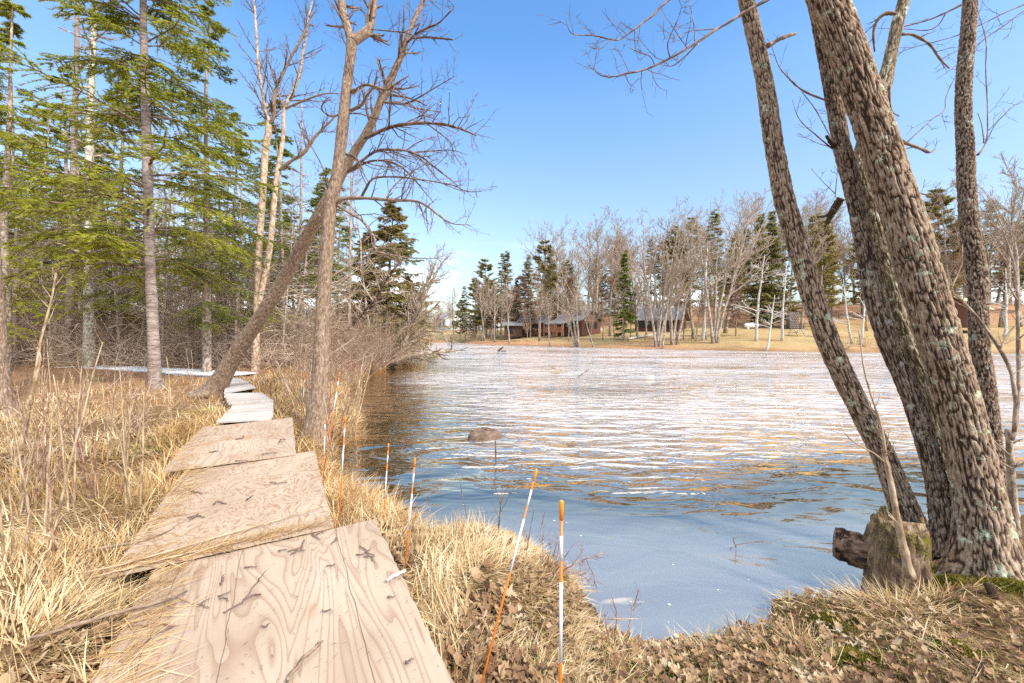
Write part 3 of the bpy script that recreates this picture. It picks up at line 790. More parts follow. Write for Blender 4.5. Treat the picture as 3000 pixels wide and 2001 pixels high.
# ---- leaning tree whose stem crosses behind it
b5 = Gt(488, 905)
T5 = Tree('leaning_tree', 'tree leaning hard over the plank deck, its stem crossing behind the upright trunk', b5)
ds5 = [9.3, 9.3, 9.1, 8.8, 8.5, 8.2, 7.8, 7.5, 7.3, 7.1, 7.0, 6.9, 6.8, 6.8, 6.8]
p, r = traced([(475, 925, 70), (497, 888, 52), (535, 822, 42), (580, 755, 37), (622, 690, 34), (668, 612, 31), (712, 530, 30), (752, 460, 28), (800, 372, 22), (846, 297, 19), (881, 217, 17), (919, 133, 14), (937, 80, 11), (960, 30, 8), (990, -30, 6)], ds5, 70)
T5.trunk(p, r, BARK_GREY, sides=64, step=.02, amp=.013, su=60, sv=10, flare=.45, seed=6, fh=.3)
T5.curves.append((p[40:], r[40:]))
limbs5 = [([(715, 1130, 26), (800, 1060, 22), (900, 990, 20), (1000, 980, 18), (1110, 990, 16), (1200, 1030, 14), (1300, 1110, 12), (1400, 1190, 9), (1485, 1275, 4)], -1.0),
          ([(735, 1120, 20), (850, 1060, 17), (960, 1055, 15), (1060, 1090, 13), (1130, 1150, 11), (1200, 1230, 8), (1285, 1330, 4)], -.4),
          ([(830, 910, 26), (950, 850, 24), (1060, 820, 22), (1200, 808, 20), (1330, 815, 18), (1450, 845, 14), (1555, 890, 10)], -1.2),
          ([(1240, 815, 10), (1340, 890, 9), (1390, 940, 8), (1412, 1010, 6), (1460, 1085, 3)], -.3),
          ([(940, 668, 15), (1080, 680, 13), (1180, 640, 11), (1260, 590, 8), (1430, 490, 4)], -.9),
          ([(1080, 688, 9), (1200, 715, 8), (1335, 735, 4)], .4),
          ([(1095, 285, 17), (1160, 225, 14), (1220, 190, 13), (1310, 150, 11), (1380, 80, 8), (1410, 40, 5), (1330, -30, 3)], -.7),
          ([(1125, 255, 12), (1220, 245, 13), (1320, 252, 13), (1402, 260, 10)], -.5),
          ([(1130, 170, 12), (1170, 60, 9), (1220, -10, 6)], .3),
          ([(1110, 995, 10), (1210, 1060, 9), (1320, 1190, 7), (1480, 1262, 3)], -.3),
          ([(1090, 990, 8), (1180, 930, 7), (1300, 890, 4)], .3),
          ([(1120, 1000, 9), (1270, 990, 8), (1400, 985, 6), (1500, 1015, 3)], -.5),
          ([(1450, 842, 7), (1500, 780, 6), (1530, 680, 4), (1550, 620, 2)], .2),
          ([(1180, 230, 8), (1000, 480, 7), (880, 560, 5), (800, 640, 3)], -.5),
          ([(700, 1010, 22), (760, 1030, 18), (800, 1080, 12), (830, 1160, 7)], -.5)]
for c, dz in limbs5:
    p, r = traced(Z(c), 7.0, 22, dz)
    T5.limb(p, r, TWIG, 7, rough=.004)
T5.twigs(TWIG, 9, .36, 50, 4, 0, .12, .05, .0035, 12)
p, r = traced([(480, 905, 16), (462, 908, 24), (440, 915, 14)], 9.0, 10)
T5.limb(p, r, BARK_GREY, 8, 'root', keep=False)
# ---- pale twin-stemmed tree behind the leaning one
b7 = Gt(588, 850)
T7 = Tree('pale_twin_tree', 'cream-barked twin-stemmed bare tree behind the leaning trunk', b7)
d7 = float(b7[1])
for c in ([(586, 862, 26), (588, 800, 18), (590, 700, 17), (592, 610, 17), (603, 450, 17), (609, 350, 18), (617, 290, 15), (609, 245, 10), (594, 157, 8), (587, 52, 6), (582, -30, 4)],
          [(594, 700, 15), (604, 650, 15), (618, 580, 15), (628, 480, 14), (636, 402, 13), (650, 315, 10), (653, 252, 9), (681, 189, 8), (699, 105, 6), (706, 52, 5), (722, -20, 3)]):
    p, r = traced(c, d7, 50)
    T7.trunk(p, r, BARK_CREAM, name='trunk', sides=16, step=.07, amp=.008, su=12, sv=4, seed=3)
    T7.curves.append((p[26:], r[26:]))
for c in ([(617, 287, 11), (629, 266, 10), (632, 210, 9), (664, 140, 7), (702, 70, 5), (717, 28, 3)], [(640, 392, 9), (665, 372, 9), (699, 350, 9), (724, 315, 7), (773, 266, 4)],
          [(653, 250, 7), (700, 230, 5), (742, 216, 4), (780, 215, 2)], [(652, 250, 6), (640, 215, 5), (620, 150, 3), (614, 110, 2)]):
    p, r = traced(c, d7, 20, -.4)
    T7.limb(p, r, BARK_GREY, 6, rough=.01)
T7.twigs(TWIG, 5, .42, 42, 4, 2, .1, .06, .006, 13)
# ---- big trunk cut by the left picture edge
b1 = at(2, 7.0)
T1 = Tree('edge_tree', 'thick pale-barked trunk cut off by the left picture edge', b1)
p, r = traced([(2, 985, 130), (0, 940, 90), (-8, 860, 72), (-14, 760, 66), (-22, 640, 60), (-30, 480, 56), (-40, 250, 52), (-50, 0, 46), (-60, -300, 38)], 7.0, 60)
T1.trunk(p, r, BARK_GREY, sides=80, step=.02, amp=.016, su=45, sv=9, flare=.3, seed=9)
# ---- two grey trunks behind the white walkway
for nm, lb, rows, d, mt in (('lichen_tree', 'straight trunk spotted with pale green lichen behind the white walkway', [(207, 850, 40), (205, 800, 33), (205, 700, 30), (204, 560, 28), (205, 420, 24), (208, 250, 20), (216, 60, 15), (222, -80, 10)], 15.9, BARK_LICHEN),
                            ('plain_grey_tree', 'slim grey trunk just left of the lichen-spotted one behind the white walkway', [(155, 850, 30), (158, 790, 25), (161, 650, 22), (165, 520, 20), (170, 350, 17), (176, 120, 13), (178, -60, 9)], 16.4, BARK_BIRCH),
                            ('rusty_snag', 'thin trunk with a red-brown peeled foot tucked behind the lichen-spotted trunk', [(224, 828, 18), (223, 760, 15), (221, 650, 14), (220, 520, 13), (222, 380, 10)], 19.5, BARK_CREAM)):
    t = Tree(nm, lb, at(rows[0][0], d))
    p, r = traced(rows, d, 40)
    t.trunk(p, r, mt, sides=18, step=.08, amp=.012, su=9, sv=4, seed=len(nm))
    t.curves.append((p[14:], r[14:]))
    t.twigs(TWIG_GREY, 3.5, .3, 75, 5, 2, .05, -.02, .006, len(lb))
# ------------------------------------------------------------------ conifers
def conifer(seed, H, r0, zlo, nb, Lmax, nt=16, nn=22, nl=.07, nw=.02, e0=.25, droop=.45, prof=1.0, fol=.2, dead=0, deadz=(1, 6), deadL=1.4, twl=.4, top=1.0):
    """returns wood curves for a trunk, limbs and needle triangles"""
    g = np.random.default_rng(seed)
    tp = np.stack([.05 * np.cumsum(g.normal(size=14)) * np.linspace(0, 1, 14), .05 * np.cumsum(g.normal(size=14)) * np.linspace(0, 1, 14), np.linspace(-.3, H, 14)], 1)
    tr = r0 * np.linspace(1.05, .06, 14) ** .9
    z = zlo + (H * top - zlo) * np.sort(g.random(nb)) ** .9
    u = (z - zlo) / (H - zlo)
    L = Lmax * np.maximum((1 - u) ** prof, .06) * (.55 + .6 * g.random(nb)) * (.65 + .35 * np.minimum(1, u * 6 + .2))
    ph = g.random(nb) * 2 * np.pi
    k = 6
    s = np.linspace(0, 1, k)
    el = e0 * (.5 + g.random(nb)) - .1 + u * .35
    x0 = np.stack([np.interp(z, tp[:, 2], tp[:, 0]), np.interp(z, tp[:, 2], tp[:, 1]), z], 1)
    ph2 = ph[:, None] + .25 * g.normal(size=(nb, 1)) * s ** 2
    zz = L[:, None] * (el[:, None] * s - droop * (.6 + .6 * g.random((nb, 1))) * s ** 2 + .12 * s ** 4)
    B = x0[:, None] + np.stack([np.cos(ph2) * L[:, None] * s, np.sin(ph2) * L[:, None] * s, zz], -1)
    RB = np.maximum(.010 * L[:, None] * np.linspace(1, .2, k) + .003, .003)
    # side twigs, spread flat
    idx = np.repeat(np.arange(nb), nt)
    t = fol + (1 - fol) * ((np.tile(np.arange(nt), nb) + g.random(nb * nt)) / nt)
    f = t * (k - 1)
    i = np.minimum(f.astype(int), k - 2)
    w = (f - i)[:, None]
    p0 = B[idx, i] * (1 - w) + B[idx, i + 1] * w
    tan = unit(B[idx, i + 1] - B[idx, i])
    side = unit(np.cross(tan, [0, 0, 1.0])) * np.where(np.arange(nb * nt) % 2, 1, -1)[:, None]
    dirn = unit(tan * .75 + side * (.75 + .3 * g.random((nb * nt, 1))) + g.normal(size=(nb * nt, 3)) * .24 + np.array([0, 0, -.14]))
    TL = twl * L[idx] * (1.1 - .75 * t) * (.5 + .8 * g.random(nb * nt)) + .05
    kk = 3
    ss = np.linspace(0, 1, kk)
    TW = p0[:, None] + dirn[:, None] * (TL[:, None] * ss)[..., None] + np.array([0, 0, -1.0]) * (TL[:, None] * .22 * ss ** 2)[..., None]
    # needle sprays
    j = np.repeat(np.arange(len(TW)), nn)
    v = g.random(len(j))
    q0 = TW[j, 0] + (TW[j, -1] - TW[j, 0]) * v[:, None] + np.array([0, 0, .22]) * (TL[j] * v * (1 - v))[:, None]
    td = dirn[j]
    sd = unit(np.cross(td, [0, 0, 1.0])) * np.where(g.random(len(j)) < .5, 1, -1)[:, None]
    nd = unit(td * .8 + sd * (.35 + .8 * g.random((len(j), 1))) + g.normal(size=(len(j), 3)) * .22)
    ln = nl * (.6 + .8 * g.random((len(j), 1)))
    wv = unit(np.cross(nd, g.normal(size=(len(j), 3)))) * nw * .5
    NV = np.stack([q0 - wv, q0 + wv, q0 + nd * ln], 1).reshape(-1, 3)
    NF = np.arange(len(NV)).reshape(-1, 3)
    wood = MB()
    wood.tubes(B, RB, 5)
    wood.tubes(TW, np.broadcast_to(np.linspace(.005, .002, kk), TW.shape[:2]) * (1 + Lmax * .2), 3)
    D = None
    if dead:
        zd = deadz[0] + (deadz[1] - deadz[0]) * g.random(dead)
        ph = g.random(dead) * 2 * np.pi
        Ld = deadL * (.4 + .8 * g.random(dead))
        s = np.linspace(0, 1, 5)
        DB = np.stack([np.interp(zd, tp[:, 2], tp[:, 0]), np.interp(zd, tp[:, 2], tp[:, 1]), zd], 1)[:, None] + np.stack([np.cos(ph)[:, None] * Ld[:, None] * s, np.sin(ph)[:, None] * Ld[:, None] * s,
             Ld[:, None] * ((.15 * g.normal(size=(dead, 1))) * s - .3 * g.random((dead, 1)) * s ** 2)], -1)
        RD = np.maximum(.009 * np.linspace(1, .3, 5)[None] * np.ones((dead, 1)), .003)
        C2, R2 = grow(DB, RD, 6, .2, 1, .5, 45, 4, -.02, .12, .6, .0035, g)
        C3, R3 = grow(C2, R2, 3, .2, 1, .5, 40, 3, -.02, .12, .6, .003, g)
        D = MB()
        D.tubes(DB, RD, 4).tubes(C2, R2, 3).tubes(C3, R3, 3)
    return tp, tr, wood, (NV, NF), D
def conifer_meshes(nm, seed, bark, needle, twig=TWIG, sides=10, dtwig=None, **kw):
    tp, tr, wood, (NV, NF), D = conifer(seed, **kw)
    out = []
    mb = MB()
    q = spline(np.concatenate([tp, tr[:, None]], 1), 40)
    mb.tube(q[:, :3], q[:, 3] * (1 + .05 * np.random.default_rng(seed).normal(size=40)), sides)
    out.append(('trunk', mb.build(nm + '_trunk', bark)))
    out.append(('branches', wood.build(nm + '_branches', twig)))
    out.append(('crown', mesh(nm + '_crown', NV, [NF], needle, False)))
    if D:
        out.append(('dead_branches', D.build(nm + '_dead', dtwig or TWIG_GREY)))
    return out
def place(name, parts, loc, label, group=None, rz=0.0, scale=1.0, cat='tree', tilt=(0, 0)):
    e = link(name, None, None, tuple(loc), rz, scale)
    e.rotation_euler = (tilt[0], tilt[1], rz)
    tag(e, label, cat, group)
    for nm, me in parts:
        link(nm, me, e)
    return e
# the ringed-bark conifer beside the walkway
b4 = Gt(356, 892)
d4 = float(b4[1])
T4 = Tree('ringed_conifer', 'conifer with ringed grey-brown bark and drooping yellow-green boughs, nearest of the conifers', b4)
p, r = traced([(357, 905, 44), (356, 880, 36), (353, 800, 31), (349, 700, 28.5), (344, 600, 27), (341, 480, 25.5), (337, 340, 24.5), (333, 180, 22), (329, 40, 18), (328, -200, 14), (328, -420, 6)], d4, 60)
T4.trunk(p, r, BARK_BIRCH, sides=36, step=.035, amp=.005, su=8, sv=28, flare=.3, seed=12)
_, _, wood, (NV, NF), _ = conifer(41, 13.5, .17, 2.5, 92, 3.5, 34, 36, .09, .028, .30, .50, .55, .16, twl=.42)
off = np.array([P(340, 500, d4)[0] - b4[0], 0, -.05])
wm = wood.build('boughs', TWIG)
link('boughs', wm, T4.e, tuple(off))
link('crown', mesh('needles', NV, [NF], NEEDLE, False), T4.e, tuple(off))
con_near = [conifer_meshes('fir_tall', 51 + k, BARK_WOODS, (NEEDLE, NEEDLE_D, NEEDLE)[k], H=13 + k, r0=.15, zlo=1.7, nb=96, Lmax=2.6, nt=18, nn=17, nl=.11, nw=.034, e0=.2, droop=.5, prof=.7, fol=.22,
                           dead=34, deadz=(.8, 5.5), deadL=1.5) for k in range(3)]
con_wood = [conifer_meshes('fir_woods', 61 + k, BARK_WOODS, (NEEDLE_D, NEEDLE, NEEDLE_D)[k], H=12, r0=.11, zlo=4.6, nb=46, Lmax=1.8, nt=12, nn=13, nl=.16, nw=.045, e0=.15, droop=.45, prof=.7, fol=.25,
                           dead=46, deadz=(.5, 7.5), deadL=1.7) for k in range(3)]
# ------------------------------------------------------------------ right-hand clump of furrowed trunks
def Zr(zs):
    return Z(zs, 1763.3)
bR = Gt(2205, 1322)
R3 = Tree('furrowed_tree', 'thickest furrowed trunk of the right-hand clump, patched with pale green lichen at its foot', P(2260, 1330, 2.55))
p, r = traced([(2272, 1345, 190), (2262, 1270, 160), (2254, 1200, 142), (2246, 1140, 134), (2222, 1020, 124), (2190, 890, 118), (2148, 750, 114), (2115, 645, 112), (2088, 546, 110), (2055, 445, 104), (2026, 350, 101), (1966, 175, 97), (1932, 80, 95), (1900, 0, 94), (1862, -110, 90), (1830, -260, 82)],
              2.6 + np.linspace(0, .35, 16), 90)
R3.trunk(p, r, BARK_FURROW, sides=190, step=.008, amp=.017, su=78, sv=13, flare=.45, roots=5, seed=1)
R2 = Tree('dark_furrowed_tree', 'dark slender furrowed trunk directly left of the thickest one in the clump', P(2165, 1245, 2.75))
p, r = traced([(2178, 1275, 100), (2168, 1220, 72), (2152, 1120, 60), (2130, 1030, 57), (2088, 900, 55), (2040, 790, 54), (2008, 690, 52), (1993, 620, 49), (1980, 546, 45), (1958, 440, 42), (1942, 370, 46), (1929, 315, 44), (1915, 230, 44), (1898, 130, 44), (1878, 20, 43), (1862, -60, 42), (1850, -200, 40)],
              2.78 + np.linspace(0, .42, 17), 90)
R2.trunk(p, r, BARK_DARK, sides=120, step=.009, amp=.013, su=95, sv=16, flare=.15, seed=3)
R2b = Tree('mossy_tree', 'mossy pale trunk squeezed between the dark slender trunk and the thickest one', P(2160, 1180, 3.0))
p, r = traced([(2185, 1240, 70), (2165, 1060, 58), (2131, 907, 52), (2071, 750, 50), (2043, 645, 47), (2014, 530, 44), (1995, 455, 42), (1978, 400, 40), (1980, 340, 38), (2003, 265, 36), (2030, 195, 42), (2044, 130, 34), (2061, 52, 34), (2080, -20, 33), (2100, -140, 30)],
              3.05 + np.linspace(0, .35, 15), 80)
R2b.trunk(p, r, BARK_MOSSY, sides=90, step=.010, amp=.012, su=90, sv=16, seed=5)
for c, mt in (([(480, 1300, 62), (450, 1345, 62), (420, 1400, 56), (395, 1460, 40)], BARK_MOSSY), ([(430, 1370, 26), (380, 1415, 22), (325, 1425, 14)], BARK_MOSSY),
              ([(880, 225, 24), (950, 228, 24), (1060, 290, 22), (1130, 380, 18), (1200, 440, 12)], BARK_GREY), ([(840, 90, 30), (775, 88, 34), (720, 130, 26), (690, 200, 20), (690, 345, 14)], BARK_GREY),
              ([(795, 560, 22), (800, 680, 16), (820, 740, 12), (860, 765, 8)], BARK_GREY), ([(650, 1260, 18), (720, 1250, 16), (1000, 1270, 14), (1090, 1290, 8)], BARK_GREY)):
    p, r = traced(Zr(c), 3.2, 20, .1)
    R2b.limb(p, r, mt, 10, rough=.004)
R2b.twigs(TWIG, 9, .26, 50, 3, 0, .3, .05, .002, 31, sel=[2, 3, 4, 5])
R1 = Tree('outer_leaning_tree', 'furrowed trunk leaning out over the river, leftmost of the right-hand clump', P(2095, 1230, 2.95))
p, r = traced([(2112, 1262, 110), (2090, 1205, 86), (2058, 1120, 70), (2025, 1040, 64), (1985, 960, 62), (1940, 870, 60), (1900, 780, 59), (1872, 700, 57), (1848, 620, 56), (1828, 550, 54), (1800, 455, 50), (1786, 380, 47), (1775, 320, 46), (1765, 250, 45), (1752, 170, 42), (1734, 90, 40), (1718, 20, 38), (1700, -50, 36), (1680, -160, 32)],
              2.98 + np.linspace(0, .4, 19), 90)
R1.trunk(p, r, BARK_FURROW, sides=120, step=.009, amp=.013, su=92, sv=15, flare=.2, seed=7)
def Zl(zs):
    return Z(zs, 1293.1)
for c in ([(1340, 300, 44), (1370, 285, 34), (1420, 255, 30), (1480, 230, 28), (1530, 218, 22)],):
    p, r = traced(Zl(c), 3.25, 14, .2)
    R1.limb(p, r, BARK_GREY, 12, 'broken_limb', rough=.004, keep=False)
for c, dz in (([(1060, -260, 40), (900, -150, 32), (690, 0, 18), (600, 90, 15), (520, 150, 13), (440, 210, 12), (370, 260, 10), (310, 255, 9), (200, 230, 8), (80, 225, 6), (40, 190, 5), (20, 110, 3)], -.5),
              ([(310, 258, 8), (270, 300, 6), (230, 325, 5), (170, 305, 3)], -.2), ([(450, 192, 6), (400, 160, 5), (385, 130, 3)], .2)):
    p, r = traced(Zl(c), 3.3, 24, dz)
    R1.limb(p, r, TWIG, 8, rough=.002)
R1.twigs(TWIG, 7, .22, 55, 3, 0, .35, .05, .0018, 33, lmin=.06)
main = [(1700, -300, 60), (1540, -130, 40), (1350, -8, 27), (1250, 45, 24), (1170, 92, 23), (1080, 150, 22), (1000, 195, 21), (900, 265, 19), (800, 325, 18), (700, 380, 17), (600, 430, 14), (500, 465, 12), (420, 475, 11), (330, 500, 9), (250, 490, 6), (180, 430, 3)]
for c, dz in ((main, -.35), ([(700, 378, 9), (685, 300, 8), (705, 230, 7), (750, 130, 5), (780, 30, 3)], -.2), ([(862, 268, 8), (860, 180, 7), (842, 60, 5), (835, -30, 3)], .2),
              ([(990, 190, 8), (830, 205, 6), (750, 240, 5), (655, 260, 3)], -.3), ([(885, 275, 9), (820, 350, 8), (725, 430, 6), (640, 425, 4)], .1),
              ([(600, 428, 7), (570, 370, 6), (500, 345, 5), (425, 305, 3)], -.1), ([(430, 472, 5), (400, 400, 4), (365, 335, 2)], .1), ([(400, 482, 5), (430, 540, 4), (470, 572, 2)], .1)):
    p, r = traced(Zl(c), 2.75, 28, dz)
    R3.limb(p, r, TWIG, 8, rough=.002)
for c in ([(870, 925, 36), (920, 945, 28), (1000, 975, 26), (1055, 1000, 22), (1092, 978, 10)], [(920, 925, 10), (1000, 852, 9), (1080, 780, 9), (1160, 720, 8), (1168, 640, 6), (1222, 520, 3)]):
    p, r = traced(Zr(c), 2.85, 18, .2)
    R3.limb(p, r, BARK_GREY if c[0][2] > 30 else TWIG, 8, rough=.002)
R3.twigs(TWIG, 7, .24, 55, 3, 0, .3, .05, .0018, 32, lmin=.06)
for c in ([(400, 665, 16), (280, 620, 13), (200, 572, 11), (130, 502, 9), (70, 430, 7), (30, 310, 4), (0, 250, 2)], [(220, 600, 7), (300, 700, 7), (360, 800, 8), (415, 905, 9)],
          [(420, 975, 12), (320, 890, 9), (220, 800, 7), (180, 720, 4), (165, 650, 2)], [(400, 962, 6), (300, 930, 4), (200, 878, 2)], [(440, 960, 44), (410, 930, 30), (385, 895, 22)], [(440, 1290, 8), (450, 1180, 6), (455, 1100, 3)],
          [(440, 1270, 7), (380, 1210, 5), (285, 1105, 2)]):
    p, r = traced(Zr(c), 2.95, 18, -.1)
    R2.limb(p, r, BARK_DARK if c[0][2] > 20 else TWIG, 8, rough=.002)
R2.twigs(TWIG, 9, .22, 55, 3, 0, .3, .04, .0016, 34, lmin=.05, sel=[0, 1, 2, 3, 5, 6])
R4 = Tree('shaggy_tree', 'nearly upright shaggy grey trunk standing behind the clump at the right', P(2282, 1200, 3.35))
p, r = traced([(2296, 1230, 74), (2285, 1100, 60), (2275, 1016, 58), (2262, 890, 56), (2250, 800, 54), (2246, 730, 54), (2246, 660, 56), (2240, 610, 55), (2228, 546, 53), (2219, 420, 49), (2217, 350, 48), (2212, 250, 45), (2214, 175, 44), (2222, 80, 42), (2228, 0, 41), (2236, -120, 38)],
              3.35 + np.linspace(0, .3, 16), 80)
R4.trunk(p, r, BARK_DARK, sides=100, step=.009, amp=.014, su=85, sv=34, seed=11)
for c, d in (([(1375, 1015, 26), (1405, 980, 16), (1432, 925, 13), (1440, 860, 12), (1440, 700, 11), (1430, 450, 10), (1435, 300, 9), (1420, 200, 8), (1360, 0, 5)], 3.4), ([(1445, 855, 8), (1530, 770, 7), (1600, 700, 5), (1680, 660, 4), (1760, 620, 2)], 3.4),
             ([(1275, 28, 22), (1160, 85, 16), (1050, 130, 14), (900, 170, 11), (830, 182, 6)], 3.5), ([(1165, 88, 10), (1120, 160, 9), (1040, 200, 8), (880, 190, 6), (680, 188, 3)], 3.45),
             ([(1900, -60, 16), (1680, 30, 12), (1550, 85, 11), (1400, 160, 9), (1250, 230, 9), (1080, 280, 7), (900, 330, 5), (830, 380, 3)], 3.75), ([(1900, -40, 14), (1680, 70, 11), (1560, 160, 12), (1440, 240, 9), (1360, 310, 8), (1230, 430, 6), (1100, 520, 3)], 3.7),
             ([(1375, 740, 5), (1405, 830, 7), (1415, 940, 9)], 3.4), ([(1240, 1200, 4), (1130, 1270, 6), (1090, 1300, 5)], 3.5)):
    p, r = traced(Zr(c), d, 24, .1)
    R4.limb(p, r, TWIG_RED if c[0][0] == 1375 else TWIG, 7, rough=.002)
R4.twigs(TWIG, 7, .24, 55, 3, 0, .2, .05, .0018, 35, lmin=.05)
# saplings at the foot of the clump
def sapling(name, label, base, curves, d, mat, seed, tw=6):
    t = Tree(name, label, base, 'sapling')
    for i, c in enumerate(curves):
        p, r = traced(c, d, 20, .05)
        t.limb(p, r, mat, 9, 'stem' if i == 0 else 'shoot', rough=.0015)
    t.twigs(mat, tw, .2, 45, 2, 0, .3, .05, .0013, seed, name='twigs', lmin=.05)
sapling('cut_sapling', 'cut pale sapling stem with thin shoots in front of the mossy stump', P(2088, 1320, 2.45),
        [[(2090, 1325, 30), (2078, 1270, 22), (2062, 1200, 19), (2048, 1120, 16), (2035, 1055, 15), (2030, 1030, 14)], [(2032, 1040, 8), (2025, 985, 7), (2008, 930, 6), (1985, 850, 5), (1973, 760, 4)],
         [(2034, 1040, 6), (2028, 1000, 5), (2020, 975, 3)], [(2030, 1060, 5), (2005, 1040, 4), (1960, 1015, 3), (1930, 985, 2)]], 2.45, TWIG_STRAW, 41, 3)
sapling('stump_sapling', 'sapling with bare curved shoots from a cut stem at the right picture edge', P(2325, 1190, 2.9),
        [[(2332, 1230, 32), (2326, 1150, 25), (2320, 1060, 23), (2318, 985, 22)], [(2322, 1010, 12), (2330, 985, 14), (2332, 920, 13), (2320, 850, 12), (2295, 800, 11), (2250, 735, 9), (2210, 690, 7), (2185, 665, 5), (2208, 610, 4), (2210, 560, 2)],
         [(2328, 990, 12), (2338, 900, 12), (2338, 800, 11), (2336, 700, 10), (2334, 640, 8), (2322, 580, 6), (2300, 520, 3)], [(2336, 690, 6), (2318, 660, 5), (2300, 625, 3)],
         [(2318, 1045, 6), (2290, 1020, 5), (2255, 985, 4), (2225, 960, 2)], [(2322, 1075, 6), (2280, 1050, 4), (2262, 1035, 3)], [(2296, 800, 6), (2320, 760, 5), (2351, 730, 4), (2380, 700, 2)]], 2.9, TWIG_GREY, 42, 3)
# ------------------------------------------------------------------ mossy stump, rotten log
def lathe_stump():
    t = Tree('mossy_stump', 'broken mossy stump at the water edge in front of the leaning trunk', P(2050, 1350, 2.6), 'stump')
    p, r = traced([(2068, 1405, 190), (2060, 1340, 165), (2056, 1275, 158), (2060, 1220, 150), (2062, 1195, 128)], 2.75, 20)
    V, Fc, T = hero(p, r, t.base, sides=72, step=.012, amp=.035, su=26, sv=4, flare=.10, seed=15)
    top = np.repeat(np.arange(len(V) // 72), 72) / (len(V) / 72)
    ang = np.tile(np.arange(72), len(V) // 72) * 2 * np.pi / 72
    V[:, 2] += top ** 4 * (.05 * np.sin(3 * ang) + .03 * np.sin(7 * ang + 1) + .03 * np.sin(16 * ang) + .13 * np.exp(-((V[:, 0] - V[:, 0].min()) / .035) ** 2)) - .03 * top ** 8
    link('trunk', mesh('stump', V, Fc, m_bark('bark_stump', [(.2, (.07, .042, .025)), (.5, (.19, .125, .075)), (.8, (.32, .23, .145))], 40, 9, (.4, .33, .2), .66, 6, (.13, .11, .015), .50), True, {'tc': T}), t.e)
    gs = np.random.default_rng(8)
    k = np.nonzero((top > .45))[0]
    k = gs.choice(k, 5200)
    w_ = vnoise(V[k] * 9 + 3) > -.15
    k = k[w_]
    c = V[k] + gs.normal(size=(len(k), 3)) * .008
    dv = unit(gs.normal(size=(len(k), 3)) * .7 + np.array([0, 0, 1.0]))
    wv = unit(np.cross(dv, gs.normal(size=(len(k), 3)))) * .0035
    MV = np.stack([c - wv, c + wv, c + dv * gs.uniform(.008, .022, (len(k), 1))], 1).reshape(-1, 3)
    o = link('moss', mesh('moss', MV, [np.arange(len(MV)).reshape(-1, 3)], MOSS, False), t.e)
    o['kind'] = 'stuff'
    return t
lathe_stump()
lg = Tree('rotten_log', 'dark rotten hollow log end lying in the water beside the mossy stump', P(1945, 1265, 2.95), 'log')
p, r = traced([(2010, 1275, 110), (1975, 1264, 108), (1940, 1252, 98), (1915, 1244, 84)], [2.85, 2.9, 2.98, 3.02], 20)
V, Fc, T = hero(p, r, lg.base, sides=48, step=.010, amp=.035, su=12, sv=12, seed=21)
link('trunk', mesh('log', V, Fc, m_bark('bark_rotten', [(.3, (.02, .012, .008)), (.5, (.09, .05, .03)), (.7, (.24, .15, .1))], 14, 14, (.3, .24, .02), .64, 5), True, {'tc': T}), lg.e)
# exposed roots at the clump foot
for k, (c, lb) in enumerate((([(2270, 1340, 30), (2285, 1380, 26), (2296, 1420, 22), (2299, 1450, 14), (2297, 1475, 4)], 'bare root stub below the foot of the thickest trunk'),)):
    p, r = traced(c, 2.35, 14, -.12)
    tag(link('exposed_root', plain(p, r, p[0], 10).build('root', BARK_FURROW), None, tuple(p[0])), lb, 'root')
# ------------------------------------------------------------------ the woods behind the walkway
def bare(seed, H, r0, n1=12, n2_=6, n3=5, start=.35, spread=.42, ang=40, up=.10, stems=1, lean=.12, rmin=.01, sides=6, wig=.10, zig=.03, fork=False):
    """a leafless tree: trunk mesh parts and a crown of branches"""
    g = np.random.default_rng(seed)
    tr, cr = MB(), MB()
    for s in range(stems):
        a = g.random() * 6.28
        k = 12
        t = np.linspace(0, 1, k)
        hh = H * (1 if s == 0 else .65 + .35 * g.random())
        ln = lean * (1 if stems == 1 else 1.6) * (.4 + g.random())
        x = np.cumsum(g.normal(size=(k, 2)), 0) * zig * H / k * 2 + np.outer(t ** 1.3, [math.cos(a), math.sin(a)]) * ln * hh
        if s:
            x += np.array([math.cos(a), math.sin(a)]) * r0 * 1.5
        x -= x[0] * (0 if s else 1)
        T = np.concatenate([x, (t * hh - .25 * (1 - t))[:, None]], 1)
        Rr = r0 * (1 if stems == 1 else .75) * (1 - .9 * t) ** .85 + .012
        Rr[0] *= 1.25
        tr.tube(T, Rr, 9)
        C, Q = grow(T[None], Rr[None], n1, start, .97, spread, ang, 6, up, wig, .55, rmin * 1.6, g)
        C2, Q2 = grow(C, Q, n2_, .2, 1, .45, 40, 5, up * .8, wig * 1.2, .6, rmin * 1.1, g)
        C3, Q3 = grow(C2, Q2, n3, .15, 1, .5, 38, 4, up * .5, wig * 1.4, .65, rmin, g, .5)
        cr.tubes(C, Q, sides).tubes(C2, Q2, 4).tubes(C3, Q3, 3)
    return tr, cr
def bare_meshes(nm, bark, twig, **kw):
    a, b = bare(**kw)
    return [('trunk', a.build(nm + '_trunk', bark)), ('crown', b.build(nm + '_crown', twig))]
LM_L = [(0, 'the edge trunk'), (160, 'the slim grey trunk'), (205, 'the lichened trunk'), (345, 'the ringed conifer'), (505, 'the double trunk'), (590, 'the cream twin stems'), (740, 'the upright tree'), (890, 'the broad evergreen')]
def lm(x, d, marks, d1, d2):
    """where a tree of a wood is seen, next to the nearest thing that stands out"""
    q = min(marks, key=lambda m: abs(m[0] - x))
    return '%s row, just %s of %s' % ('front' if d < d1 else 'middle' if d < d2 else 'back', 'left' if x < q[0] else 'right', q[1])
